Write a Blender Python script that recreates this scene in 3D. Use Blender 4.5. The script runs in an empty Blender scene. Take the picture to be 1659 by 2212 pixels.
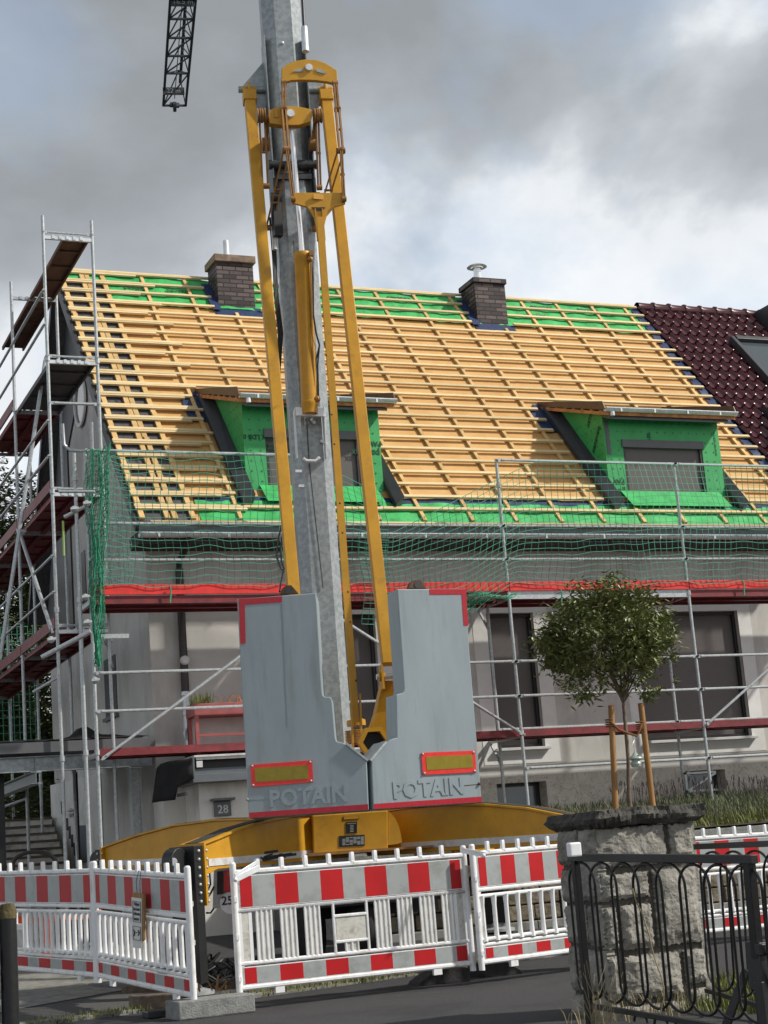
import bpy, bmesh, math, random
import numpy as np
from mathutils import Vector, Matrix, noise as mnoise
random.seed(7)
S = bpy.context.scene
COL = S.collection

# ------------------------------------------------------------------ camera
EYE = 1.07
FPX, YAW, PITCH, ROLL = 3600.0, math.radians(23.129), math.radians(11.894), math.radians(-4.460)   # focal length for a picture 1659 x 2212
_f = Vector((math.sin(YAW)*math.cos(PITCH), math.cos(YAW)*math.cos(PITCH), math.sin(PITCH)))
_r0 = Vector((math.cos(YAW), -math.sin(YAW), 0)); _u0 = _r0.cross(_f)
_r = _r0*math.cos(ROLL) + _u0*math.sin(ROLL); _u = -_r0*math.sin(ROLL) + _u0*math.cos(ROLL)
cam_d = bpy.data.cameras.new('camera'); cam = bpy.data.objects.new('camera', cam_d); COL.objects.link(cam)
cam_d.sensor_fit = 'VERTICAL'; cam_d.sensor_height = 24; cam_d.lens = 24*FPX/2212
cam_d.clip_start = 0.1; cam_d.clip_end = 3000
cam.matrix_world = Matrix(((_r.x,_u.x,-_f.x,0),(_r.y,_u.y,-_f.y,0),(_r.z,_u.z,-_f.z,EYE),(0,0,0,1)))
S.camera = cam

# ------------------------------------------------------------------ sun, sky, exposure
SUN = Vector((1.0, -0.58, 1.0)).normalized()
sd = bpy.data.lights.new('sun', 'SUN'); sun = bpy.data.objects.new('sun', sd); COL.objects.link(sun)
sd.energy = 3.7; sd.angle = math.radians(2.0); sd.color = (1.0, 0.95, 0.86)
sun.rotation_mode = 'QUATERNION'; sun.rotation_quaternion = SUN.to_track_quat('Z', 'Y')
sun.location = (20, -10, 25)
W = bpy.data.worlds.new('World'); S.world = W; W.use_nodes = True
nt = W.node_tree; nt.nodes.clear()
def N(t, **k):
    n = nt.nodes.new(t)
    for a, b in k.items(): setattr(n, a, b)
    return n
out = N('ShaderNodeOutputWorld'); bg = N('ShaderNodeBackground'); bg.inputs[1].default_value = 0.1
sky = N('ShaderNodeTexSky', sky_type='NISHITA', sun_disc=False); sky.sun_elevation = math.asin(SUN.z)
sky.sun_rotation = math.atan2(SUN.x, SUN.y); sky.air_density = 1.2; sky.dust_density = 1.5
tc = N('ShaderNodeTexCoord')
mp = N('ShaderNodeMapping'); mp.inputs['Scale'].default_value = (1.0, 1.0, 1.5); mp.inputs['Location'].default_value = (1.9, 0.5, 4.1)
n1 = N('ShaderNodeTexNoise'); n1.inputs['Scale'].default_value = 3.4; n1.inputs['Detail'].default_value = 12; n1.inputs['Roughness'].default_value = 0.56; n1.inputs['Distortion'].default_value = 0.1
n2 = N('ShaderNodeTexNoise'); n2.inputs['Scale'].default_value = 4.2; n2.inputs['Detail'].default_value = 12; n2.inputs['Roughness'].default_value = 0.5; n2.inputs['Distortion'].default_value = 0.12
r1 = N('ShaderNodeValToRGB'); r1.color_ramp.elements[0].position = 0.43; r1.color_ramp.elements[1].position = 0.52
r1.color_ramp.elements[0].color = (0.60,)*3 + (1,)
r2 = N('ShaderNodeValToRGB'); e = r2.color_ramp.elements
e[0].position = 0.30; e[0].color = (2.75, 2.95, 3.15, 1); e[1].position = 0.66; e[1].color = (8.0, 8.3, 8.6, 1)
m_ = e.new(0.43); m_.color = (3.7, 4.0, 4.3, 1)
m_ = e.new(0.50); m_.color = (5.0, 5.35, 5.7, 1)
m_ = e.new(0.55); m_.color = (7.2, 7.5, 7.8, 1)
skm = N('ShaderNodeMix', data_type='RGBA', blend_type='MULTIPLY'); skm.inputs[0].default_value = 1.0; skm.inputs[7].default_value = (1.95, 1.75, 1.6, 1)
mx = N('ShaderNodeMix', data_type='RGBA')
L = nt.links.new
mp2 = N('ShaderNodeMapping'); mp2.inputs['Location'].default_value = (4.1, 1.9, 0.5); mp2.inputs['Scale'].default_value = (1.0, 1.0, 1.4)
L(tc.outputs['Generated'], mp.inputs[0]); L(mp.outputs[0], n1.inputs['Vector'])
L(tc.outputs['Generated'], mp2.inputs[0]); L(mp2.outputs[0], n2.inputs['Vector'])
sz = N('ShaderNodeSeparateXYZ'); mz = N('ShaderNodeMath', operation='MULTIPLY_ADD'); mz.inputs[1].default_value = -0.85; mz.inputs[2].default_value = 0.30
az = N('ShaderNodeMath', operation='ADD'); L(tc.outputs['Generated'], sz.inputs[0]); L(sz.outputs[2], mz.inputs[0]); L(n2.outputs[0], az.inputs[0]); L(mz.outputs[0], az.inputs[1])
L(n1.outputs[0], r1.inputs[0]); L(az.outputs[0], r2.inputs[0])
L(sky.outputs[0], skm.inputs[6])
L(r1.outputs[0], mx.inputs[0]); L(skm.outputs[2], mx.inputs[6]); L(r2.outputs[0], mx.inputs[7])
# sky colour dimmed slightly behind the viewer, added to weaken the fill light
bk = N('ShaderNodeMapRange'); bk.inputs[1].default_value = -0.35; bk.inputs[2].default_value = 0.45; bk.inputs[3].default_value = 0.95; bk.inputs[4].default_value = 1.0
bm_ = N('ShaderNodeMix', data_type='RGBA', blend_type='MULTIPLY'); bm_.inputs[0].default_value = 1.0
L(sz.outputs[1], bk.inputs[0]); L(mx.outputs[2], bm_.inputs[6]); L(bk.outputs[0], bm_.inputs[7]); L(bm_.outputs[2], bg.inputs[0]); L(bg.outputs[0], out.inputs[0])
S.view_settings.view_transform = 'Standard'; S.view_settings.look = 'None'
S.view_settings.exposure = 0.22; S.view_settings.gamma = 1.0; S.view_settings.use_curve_mapping = False

# ------------------------------------------------------------------ helpers
C0 = Vector((0, 0, EYE))
def ray(px, py): return _f + _r*((px-829.5)/FPX) - _u*((py-1106)/FPX)
def at(px, py, X=None, Y=None, Z=None):
    d = ray(px, py)
    t = X/d.x if X is not None else (Y/d.y if Y is not None else (Z-EYE)/d.z)
    return C0 + d*t
def dp(px, py, depth): return C0 + ray(px, py)*depth
def onp(px, py, P0, n):
    d = ray(px, py); return C0 + d*((P0-C0).dot(n)/d.dot(n))
V = lambda *a: Vector(a)

class MB:
    def __init__(s): s.v = []; s.f = []; s.m = []; s.sm = []
    def add(s, vs, fs, mi=0, smooth=False):
        o = len(s.v); s.v += [tuple(v) for v in vs]
        s.f += [tuple(o+i for i in f) for f in fs]; s.m += [mi]*len(fs); s.sm += [smooth]*len(fs)
        return s
    def box(s, x0, x1, y0, y1, z0, z1, mi=0):
        vs = [(x0,y0,z0),(x1,y0,z0),(x1,y1,z0),(x0,y1,z0),(x0,y0,z1),(x1,y0,z1),(x1,y1,z1),(x0,y1,z1)]
        return s.add(vs, [(0,3,2,1),(4,5,6,7),(0,1,5,4),(1,2,6,5),(2,3,7,6),(3,0,4,7)], mi)
    def obox(s, c, ax, ay, az, mi=0):    # centre and three half-axis vectors
        c = Vector(c); vs = [c+ax*i+ay*j+az*k for k in (-1,1) for i, j in ((-1,-1),(1,-1),(1,1),(-1,1))]
        return s.add(vs, [(0,3,2,1),(4,5,6,7),(0,1,5,4),(1,2,6,5),(2,3,7,6),(3,0,4,7)], mi)
    def beam(s, p0, p1, w, h, up=V(0,0,1), mi=0, w1=None, h1=None):
        p0 = Vector(p0); p1 = Vector(p1); d = (p1-p0).normalized(); a = d.cross(up)
        if a.length < 1e-4: a = d.cross(V(1,0,0))
        a.normalize(); b = a.cross(d); w1 = w if w1 is None else w1; h1 = h if h1 is None else h1
        vs = []
        for p, ww, hh in ((p0,w,h),(p1,w1,h1)):
            vs += [p-a*ww/2-b*hh/2, p+a*ww/2-b*hh/2, p+a*ww/2+b*hh/2, p-a*ww/2+b*hh/2]
        return s.add(vs, [(0,1,2,3),(7,6,5,4),(0,4,5,1),(1,5,6,2),(2,6,7,3),(3,7,4,0)], mi)
    def tube(s, p0, p1, r, n=8, r1=None, mi=0, cap=True, smooth=True):
        return s.path([p0, p1], r, n, mi, cap, r1, smooth)
    def path(s, pts, r, n=8, mi=0, cap=True, r1=None, smooth=True):
        pts = [Vector(p) for p in pts]; k = len(pts); r1 = r if r1 is None else r1
        vs = []; a = None
        for i, p in enumerate(pts):
            d = (pts[min(i+1,k-1)]-pts[max(i-1,0)]).normalized()
            if a is None:
                a = d.cross(V(0,0,1)); a = a if a.length > 0.02 else d.cross(V(1,0,0))
            a = (a - d*a.dot(d)).normalized(); b = d.cross(a); rr = r+(r1-r)*i/(k-1)
            vs += [p+(a*math.cos(t)+b*math.sin(t))*rr for t in [2*math.pi*(j+.5)/n for j in range(n)]]
        fs = [(i*n+j, i*n+(j+1)%n, (i+1)*n+(j+1)%n, (i+1)*n+j) for i in range(k-1) for j in range(n)]
        s.add(vs, fs, mi, smooth)
        if cap:
            o = len(s.v)-k*n
            s.f.append(tuple(o+j for j in reversed(range(n)))); s.f.append(tuple(o+(k-1)*n+j for j in range(n)))
            s.m += [mi]*2; s.sm += [False]*2
        return s
    def prism(s, pts, off, mi=0, side_mi=None):    # pts: planar outline; off: extrusion vector
        pts = [Vector(p) for p in pts]; n = len(pts); off = Vector(off)
        s.add(pts+[p+off for p in pts], [tuple(range(n)), tuple(reversed(range(n,2*n)))], mi)
        o = len(s.v)-2*n
        for i in range(n):
            s.f.append((o+i, o+n+i, o+n+(i+1)%n, o+(i+1)%n)); s.m.append(mi if side_mi is None else side_mi); s.sm.append(False)
        return s
    def quad(s, a, b, c, d, mi=0): return s.add([a,b,c,d], [(0,1,2,3)], mi)
    def sphere(s, c, r, n=10, k=6, mi=0, sc=(1,1,1)):
        vs = [(c[0]+r*sc[0]*math.sin(math.pi*i/k)*math.cos(2*math.pi*j/n), c[1]+r*sc[1]*math.sin(math.pi*i/k)*math.sin(2*math.pi*j/n), c[2]+r*sc[2]*math.cos(math.pi*i/k)) for i in range(k+1) for j in range(n)]
        return s.add(vs, [(i*n+j,(i+1)*n+j,(i+1)*n+(j+1)%n,i*n+(j+1)%n) for i in range(k) for j in range(n)], mi, True)
    def lathe(s, c, axis, prof, n=20, mi=0):       # prof: (radius, height along axis)
        axis = Vector(axis).normalized(); a = axis.cross(V(0,0,1)); a = a if a.length > .02 else V(1,0,0); a.normalize(); b = axis.cross(a); c = Vector(c)
        vs = [c+axis*h+(a*math.cos(2*math.pi*j/n)+b*math.sin(2*math.pi*j/n))*max(r,1e-4) for r, h in prof for j in range(n)]
        return s.add(vs, [(i*n+j,i*n+(j+1)%n,(i+1)*n+(j+1)%n,(i+1)*n+j) for i in range(len(prof)-1) for j in range(n)], mi, True)
    def build(s, name, mats, parent=None, bevel=0, recalc=True):
        me = bpy.data.meshes.new(name); me.from_pydata(s.v, [], s.f); 
        for m in (mats if isinstance(mats, (list, tuple)) else [mats]): me.materials.append(m)
        me.polygons.foreach_set('material_index', s.m); me.polygons.foreach_set('use_smooth', s.sm)
        if recalc and len(s.f) < 20000:
            bm = bmesh.new(); bm.from_mesh(me); bmesh.ops.recalc_face_normals(bm, faces=bm.faces); bm.to_mesh(me); bm.free()
        me.update()
        if any(s.sm): me.set_sharp_from_angle(angle=math.radians(38))
        o = bpy.data.objects.new(name, me); COL.objects.link(o)
        if parent is not None: put(o, parent)
        if bevel:
            b = o.modifiers.new('bevel', 'BEVEL'); b.width = bevel; b.segments = 2; b.limit_method = 'ANGLE'; b.angle_limit = math.radians(40)
        return o
def put(o, parent):                 # parent, keeping the world position
    o.parent = parent; o.matrix_parent_inverse = parent_world(parent).inverted()
def parent_world(p):
    m = p.matrix_basis.copy() if p.parent is None else parent_world(p.parent) @ p.matrix_parent_inverse @ p.matrix_basis
    return m
def tag(o, label, cat=None, group=None, kind=None):
    o['label'] = label
    if cat: o['category'] = cat
    if group: o['group'] = group
    if kind: o['kind'] = kind
    return o
def thing(name, loc, label, cat, group=None):
    o = bpy.data.objects.new(name, None); o.empty_display_size = 0.2; COL.objects.link(o); o.location = loc
    return tag(o, label, cat, group)
def children(o): return [c for c in bpy.data.objects if c.parent == o]
def copy_tree(o, parent=None):
    c = o.copy(); COL.objects.link(c)
    if parent is not None: c.parent = parent
    for ch in children(o): copy_tree(ch, c)
    return c
def lettering(txt, size, origin, xdir, ydir, mat, parent=None, name='lettering', ext=0.0015, align='CENTER', bold=0.0, sx=1.0):
    cu = bpy.data.curves.new(name, 'FONT'); cu.body = txt; cu.size = size; cu.align_x = align; cu.align_y = 'CENTER'
    cu.extrude = ext; cu.offset = bold; cu.resolution_u = 2
    t = bpy.data.objects.new(name, cu); COL.objects.link(t)
    dg = bpy.context.evaluated_depsgraph_get()
    me = bpy.data.meshes.new_from_object(t.evaluated_get(dg)); bpy.data.objects.remove(t)
    me.materials.clear(); me.materials.append(mat)
    x = Vector(xdir).normalized(); y = Vector(ydir); y = (y-x*y.dot(x)).normalized(); z = x.cross(y); o_ = Vector(origin); x = x*sx
    me.transform(Matrix(((x.x,y.x,z.x,o_.x),(x.y,y.y,z.y,o_.y),(x.z,y.z,z.z,o_.z),(0,0,0,1))))
    o = bpy.data.objects.new(name, me); COL.objects.link(o)
    if parent is not None: put(o, parent)
    return o

# ------------------------------------------------------------------ materials
def mat(name, col, rough=0.6, metal=0.0, var=0.0, vscale=8.0, col2=None, bump=0.0, bscale=60.0, stretch=(1,1,1), spec=0.5, detail=5, coat=0.0, vr=(0.35,0.65), grime=None, gscale=2.0, gr=(0.5,0.7), gst=(1,1,1)):
    m = bpy.data.materials.new(name); m.use_nodes = True; t = m.node_tree; b = t.nodes['Principled BSDF']
    b.inputs['Roughness'].default_value = rough; b.inputs['Metallic'].default_value = metal
    b.inputs['Specular IOR Level'].default_value = spec; b.inputs['Coat Weight'].default_value = coat
    c4 = tuple(col)+(1,); b.inputs['Base Color'].default_value = c4
    tcn = t.nodes.new('ShaderNodeTexCoord'); mpn = t.nodes.new('ShaderNodeMapping'); mpn.inputs['Scale'].default_value = stretch
    t.links.new(tcn.outputs['Object'], mpn.inputs[0]); last = None
    if var or col2:
        n = t.nodes.new('ShaderNodeTexNoise'); n.inputs['Scale'].default_value = vscale; n.inputs['Detail'].default_value = detail; n.inputs['Roughness'].default_value = 0.6
        t.links.new(mpn.outputs[0], n.inputs['Vector'])
        r = t.nodes.new('ShaderNodeValToRGB'); r.color_ramp.elements[0].position = vr[0]; r.color_ramp.elements[1].position = vr[1]
        c2 = col2 or tuple(min(1, c*(1+var)) for c in col); c1 = col if col2 else tuple(c*(1-var) for c in col)
        r.color_ramp.elements[0].color = tuple(c1)+(1,); r.color_ramp.elements[1].color = tuple(c2)+(1,)
        t.links.new(n.outputs[0], r.inputs[0]); last = r.outputs[0]
    if grime:
        n = t.nodes.new('ShaderNodeTexNoise'); n.inputs['Scale'].default_value = gscale; n.inputs['Detail'].default_value = 8; n.inputs['Roughness'].default_value = 0.7
        mg = t.nodes.new('ShaderNodeMapping'); mg.inputs['Scale'].default_value = gst; mg.inputs['Location'].default_value = (3.1, 7.7, 1.3)
        t.links.new(tcn.outputs['Object'], mg.inputs[0]); t.links.new(mg.outputs[0], n.inputs['Vector'])
        r = t.nodes.new('ShaderNodeValToRGB'); r.color_ramp.elements[0].position = gr[0]; r.color_ramp.elements[1].position = gr[1]
        mixn = t.nodes.new('ShaderNodeMix'); mixn.data_type = 'RGBA'; mixn.inputs[7].default_value = tuple(grime)+(1,)
        if last: t.links.new(last, mixn.inputs[6])
        else: mixn.inputs[6].default_value = c4
        t.links.new(n.outputs[0], r.inputs[0]); t.links.new(r.outputs[0], mixn.inputs[0]); last = mixn.outputs[2]
    if last: t.links.new(last, b.inputs['Base Color'])
    if bump:
        n = t.nodes.new('ShaderNodeTexNoise'); n.inputs['Scale'].default_value = bscale; n.inputs['Detail'].default_value = 6
        bn = t.nodes.new('ShaderNodeBump'); bn.inputs['Strength'].default_value = min(1, bump); bn.inputs['Distance'].default_value = 0.02*max(1, bump)
        t.links.new(mpn.outputs[0], n.inputs['Vector']); t.links.new(n.outputs[0], bn.inputs['Height']); t.links.new(bn.outputs[0], b.inputs['Normal'])
    return m
M = {}
M['galv'] = mat('galvanised_steel', (0.36,0.39,0.40), 0.42, 0.35, col2=(0.52,0.55,0.56), vscale=30, bump=.05, bscale=90)
M['mast'] = mat('mast_steel', (0.25,0.28,0.29), 0.42, 0.35, col2=(0.36,0.39,0.40), vscale=18, detail=8, bump=.04, bscale=50, vr=(.40,.62))
M['mastdark'] = mat('dark_steel', (0.05,0.055,0.06), 0.5, 0.3, var=.3, vscale=12)
M['zinc'] = mat('bright_zinc', (0.70,0.73,0.76), 0.36, 0.3, var=.12, vscale=9)
M['chrome'] = mat('chrome_rod', (0.85,0.86,0.87), 0.22, 0.7)
M['yellow'] = mat('yellow_paint', (0.54,0.27,0.012), 0.45, 0, var=.10, vscale=5, bump=.03, bscale=120, grime=(.30,.15,.03), gscale=4, gr=(.55,.82))
M['yellowdk'] = mat('yellow_paint_worn', (0.30,0.145,0.04), 0.5, 0, var=.2, vscale=12)
M['cw'] = mat('ballast_paint', (0.27,0.325,0.35), 0.48, 0, var=.07, vscale=3, stretch=(1,1,.3), bump=.05, bscale=130, grime=(.18,.205,.21), gscale=7, gr=(.52,.84), gst=(1,1,.12))
M['cwedge'] = mat('ballast_letter', (0.215,0.26,0.28), 0.5)
M['red'] = mat('red_reflective', (0.42,0.006,0.02), 0.35, var=.15, vscale=30)
M['redorange'] = mat('orange_red_reflective', (0.75,0.03,0.02), 0.35, var=.1, vscale=30)
M['olive'] = mat('olive_yellow_reflector', (0.25,0.19,0.004), 0.35, var=.12, vscale=14)
M['rust'] = mat('rusty_steel', (0.09,0.045,0.03), 0.8, var=.3, vscale=20)
M['black'] = mat('black_paint', (0.008,0.009,0.010), 0.45, var=.2, bump=.05)
M['iron'] = mat('wrought_iron_paint', (0.006,0.0065,0.007), 0.4, var=.4, vscale=40, bump=.2, bscale=200, grime=(.035,.03,.025), gscale=30, gr=(.6,.75))
M['rubber'] = mat('tyre_rubber', (0.018,0.018,0.019), 0.8, var=.2)
M['tread'] = mat('grip_tape', (0.035,0.035,0.03), 0.9, var=.2, bump=.3, bscale=300)
M['whiteband'] = mat('white_aluminium', (0.62,0.62,0.62), 0.4, var=.08, grime=(.4,.38,.35), gscale=8)
M['wood'] = mat('fresh_batten_wood', (0.60,0.45,0.22), 0.7, col2=(0.72,0.58,0.34), vscale=4, stretch=(1.2,14,14), bump=.08, bscale=50, grime=(.48,.27,.09), gscale=14, gr=(.6,.75))
M['wood2'] = mat('counter_batten_wood', (0.55,0.34,0.12), 0.7, col2=(0.70,0.48,0.21), vscale=7, bump=.08, bscale=50)
M['board'] = mat('wood_fibre_board', (0.53,0.295,0.095), 0.75, col2=(0.62,0.38,0.145), vscale=2.2, detail=8, bump=.08, bscale=160, grime=(.46,.23,.06), gscale=3, gr=(.55,.8))
M['felt'] = mat('grey_felt', (0.075,0.073,0.078), 0.85, var=.25, vscale=14, bump=.5, bscale=12)
M['green'] = mat('green_membrane', (0.045,0.42,0.11), 0.55, var=.14, vscale=5, bump=.55, bscale=6, grime=(.02,.24,.05), gscale=4)
M['green2'] = mat('green_membrane_wall', (0.035,0.36,0.10), 0.5, var=.10, vscale=4, bump=.35, bscale=5)
M['print'] = mat('dark_green_print', (0.008,0.07,0.025), 0.7)
M['bluetape'] = mat('blue_tape', (0.015,0.032,0.10), 0.5, var=.3, vscale=20, bump=.3, bscale=20)
M['anthra'] = mat('anthracite_metal', (0.035,0.037,0.042), 0.5, var=.12, vscale=6)
M['brownmetal'] = mat('brown_flashing', (0.10,0.055,0.035), 0.45, var=.2, vscale=8)
M['rough_wood'] = mat('rough_board', (0.45,0.19,0.06), 0.75, var=.3, vscale=10)
M['greyboard'] = mat('grey_fascia', (0.115,0.13,0.145), 0.5, var=.08)
M['soffit'] = mat('soffit_dark', (0.05,0.05,0.05), 0.8)
M['render'] = mat('wall_render', (0.58,0.57,0.54), 0.9, var=.07, vscale=1.3, bump=.25, bscale=160, grime=(.37,.35,.32), gscale=1.2, gr=(.48,.75), gst=(1,1,.4))
M['render_b'] = mat('wall_render_beige', (0.41,0.39,0.345), 0.9, var=.08, vscale=1.6, bump=.3, bscale=160, grime=(.30,.28,.24), gscale=1.6, gr=(.5,.75))
M['band'] = mat('white_plaster_band', (0.72,0.72,0.70), 0.85, var=.05, vscale=3, bump=.1)
M['white'] = mat('white_plaster', (0.70,0.69,0.66), 0.85, var=.07, vscale=2, bump=.15, grime=(.5,.48,.43), gscale=2.5, gst=(1,1,.4))
M['shutter'] = mat('roller_shutter', (0.105,0.092,0.088), 0.55, var=.04)
M['frame'] = mat('dark_window_frame', (0.022,0.022,0.024), 0.4)
M['glass'] = mat('window_glass', (0.07,0.085,0.095), 0.12, spec=.8)
M['sill'] = mat('window_sill', (0.62,0.62,0.62), 0.5, var=.05)
M['scafred'] = mat('red_painted_deck', (0.20,0.022,0.028), 0.55, var=.25, vscale=5, bump=.15, grime=(.10,.02,.022), gscale=6)
M['toered'] = mat('bright_red_toe_board', (0.72,0.028,0.022), 0.5, var=.15, vscale=6, grime=(.45,.03,.025), gscale=9, gr=(.55,.7))
M['ply'] = mat('brown_plywood', (0.13,0.062,0.042), 0.75, var=.25, vscale=7, stretch=(1,.3,1), bump=.1)
M['net'] = mat('green_net_cord', (0.06,0.30,0.19), 0.7, var=.15)
M['netdk'] = mat('green_net_bunched', (0.025,0.27,0.15), 0.7, var=.2)
M['pink'] = mat('rusty_pink_paint', (0.33,0.085,0.085), 0.5, var=.12, vscale=8)
M['pbrown'] = mat('brown_downpipe', (0.028,0.020,0.018), 0.4, var=.2)
M['pwhite'] = mat('white_plastic', (0.78,0.79,0.80), 0.4, var=.03, vscale=4, grime=(.46,.44,.38), gscale=9, gr=(.52,.76), gst=(1,1,.5))
M['pgrey'] = mat('white_reflective_sheet', (0.34,0.365,0.365), 0.4, var=.05, vscale=3, grime=(.22,.225,.21), gscale=5, gr=(.48,.74))
M['pred'] = mat('red_reflective_sheet', (0.44,0.008,0.012), 0.5, spec=.3, var=.1, vscale=3, grime=(.26,.02,.02), gscale=7, gr=(.60,.80))
M['conc'] = mat('concrete_block', (0.20,0.205,0.20), 0.9, var=.2, vscale=14, bump=.4, bscale=60)
M['dkrub'] = mat('recycled_rubber', (0.035,0.036,0.036), 0.85, var=.3, vscale=14, bump=.4, bscale=70)
M['beam'] = mat('old_timber', (0.13,0.10,0.075), 0.85, var=.35, vscale=6, stretch=(.4,3,3), bump=.4, bscale=30)
M['dkwood'] = mat('dark_timber', (0.05,0.045,0.035), 0.85, var=.3, vscale=8)
M['asph'] = mat('asphalt', (0.044,0.044,0.046), 0.9, var=.42, vscale=60, bump=.5, bscale=320, grime=(.026,.026,.028), gscale=1.1, gr=(.50,.68))
M['asph2'] = mat('asphalt_old', (0.075,0.074,0.072), 0.92, var=.25, vscale=90, bump=.5, bscale=240, grime=(.045,.045,.045), gscale=1.5)
M['kerb'] = mat('kerb_stone', (0.20,0.20,0.185), 0.9, var=.2, vscale=8, bump=.3, grime=(.09,.10,.06), gscale=5)
M['soil'] = mat('garden_soil', (0.06,0.05,0.03), 0.95, var=.4, vscale=6, bump=1, bscale=20)
M['leaf'] = mat('tree_leaf', (0.09,0.115,0.03), 0.42, col2=(0.21,0.245,0.08), vscale=9, spec=.6)
M['leaf_r'] = mat('tree_leaf_bronze', (0.12,0.06,0.025), 0.5, var=.3, vscale=9)
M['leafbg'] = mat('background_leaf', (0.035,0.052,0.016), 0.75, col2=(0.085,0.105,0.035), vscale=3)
M['lav'] = mat('lavender_stem', (0.075,0.10,0.045), 0.8, col2=(0.16,0.18,0.10), vscale=5)
M['lavf'] = mat('lavender_flower', (0.085,0.065,0.07), 0.85, var=.4, vscale=12)
M['grass'] = mat('grass_blade', (0.07,0.11,0.02), 0.8, col2=(0.20,0.20,0.05), vscale=7)
M['straw'] = mat('dry_grass', (0.30,0.25,0.14), 0.85, var=.3)
M['bark'] = mat('bark', (0.17,0.13,0.10), 0.9, var=.3, vscale=20, bump=.5)
M['stake'] = mat('round_timber_stake', (0.32,0.17,0.06), 0.75, var=.25, vscale=8, stretch=(3,3,.5), bump=.15)
M['rope'] = mat('coir_rope', (0.20,0.085,0.03), 0.9, var=.4, vscale=60, bump=.5, bscale=150)
M['stone'] = mat('rough_sandstone', (0.21,0.20,0.175), 0.92, col2=(0.33,0.315,0.28), vscale=5, detail=10, bump=.8, bscale=30, grime=(.11,.10,.085), gscale=4, gr=(.52,.72))
M['mortar'] = mat('dark_mortar', (0.09,0.082,0.07), 0.95, var=.3, vscale=12, bump=.6)
M['capstone'] = mat('dark_cap_stone', (0.032,0.031,0.028), 0.85, col2=(0.085,0.08,0.068), vscale=9, detail=10, bump=1.6, bscale=16)
M['ceramic'] = mat('pale_green_ceramic', (0.33,0.40,0.36), 0.3, var=.08)
M['paper'] = mat('laminated_paper', (0.62,0.62,0.60), 0.35, var=.04)
M['ink'] = mat('dark_ink', (0.02,0.02,0.05), 0.6)
M['blackcloth'] = mat('black_sheet', (0.010,0.010,0.011), 0.85, var=.3, bump=.4, bscale=8)
M['deckgrey'] = mat('grey_canopy_beam', (0.105,0.108,0.115), 0.5, var=.06)
M['lampred'] = mat('red_lamp_lens', (0.42,0.0,0.012), 0.15, spec=.8)
M['yelltag'] = mat('lime_strap', (0.35,0.55,0.15), 0.6)
M['orange'] = mat('orange_plastic', (0.85,0.11,0.02), 0.45)
M['ring'] = mat('steel_ring', (0.4,0.4,0.4), 0.3, .7)

def per_object_tone(m, lo, hi):      # every board gets a slightly different tone
    t = m.node_tree; b = t.nodes['Principled BSDF']; src = b.inputs['Base Color'].links[0].from_socket
    oi = t.nodes.new('ShaderNodeObjectInfo'); mr = t.nodes.new('ShaderNodeMapRange'); mr.inputs[3].default_value = lo; mr.inputs[4].default_value = hi
    hv = t.nodes.new('ShaderNodeHueSaturation'); t.links.new(oi.outputs['Random'], mr.inputs[0]); t.links.new(mr.outputs[0], hv.inputs['Value']); t.links.new(src, hv.inputs['Color']); t.links.new(hv.outputs[0], b.inputs['Base Color'])
per_object_tone(M['wood'], .84, 1.10); per_object_tone(M['wood2'], .78, 1.15)
def brick_mat():
    m = bpy.data.materials.new('chimney_brick'); m.use_nodes = True; t = m.node_tree; b = t.nodes['Principled BSDF']; b.inputs['Roughness'].default_value = .7
    tcn = t.nodes.new('ShaderNodeTexCoord'); sep = t.nodes.new('ShaderNodeSeparateXYZ'); t.links.new(tcn.outputs['Object'], sep.inputs[0])
    ad = t.nodes.new('ShaderNodeMath'); ad.operation = 'ADD'; t.links.new(sep.outputs[0], ad.inputs[0]); t.links.new(sep.outputs[1], ad.inputs[1])
    cb = t.nodes.new('ShaderNodeCombineXYZ'); t.links.new(ad.outputs[0], cb.inputs[0]); t.links.new(sep.outputs[2], cb.inputs[1])
    br = t.nodes.new('ShaderNodeTexBrick'); br.inputs['Scale'].default_value = 1.0
    br.inputs['Brick Width'].default_value = .235; br.inputs['Row Height'].default_value = .078; br.inputs['Mortar Size'].default_value = .010
    br.inputs['Color1'].default_value = (.030,.020,.022,1); br.inputs['Color2'].default_value = (.15,.115,.11,1); br.inputs['Mortar'].default_value = (.006,.006,.006,1)
    br.inputs['Mortar Smooth'].default_value = .1; br.inputs['Bias'].default_value = -.1
    t.links.new(cb.outputs[0], br.inputs['Vector'])
    n = t.nodes.new('ShaderNodeTexNoise'); n.inputs['Scale'].default_value = 14
    mm = t.nodes.new('ShaderNodeMix'); mm.data_type = 'RGBA'; mm.blend_type = 'MULTIPLY'; mm.inputs[0].default_value = .7
    r = t.nodes.new('ShaderNodeValToRGB'); r.color_ramp.elements[0].color = (.5,.5,.5,1); r.color_ramp.elements[1].color = (1.5,1.4,1.35,1)
    t.links.new(tcn.outputs['Object'], n.inputs['Vector']); t.links.new(n.outputs[0], r.inputs[0])
    t.links.new(br.outputs[0], mm.inputs[6]); t.links.new(r.outputs[0], mm.inputs[7]); t.links.new(mm.outputs[2], b.inputs['Base Color'])
    bn = t.nodes.new('ShaderNodeBump'); bn.invert = True; bn.inputs['Distance'].default_value = .01; t.links.new(br.outputs[1], bn.inputs['Height']); t.links.new(bn.outputs[0], b.inputs['Normal'])
    return m
M['brick'] = brick_mat()
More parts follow.
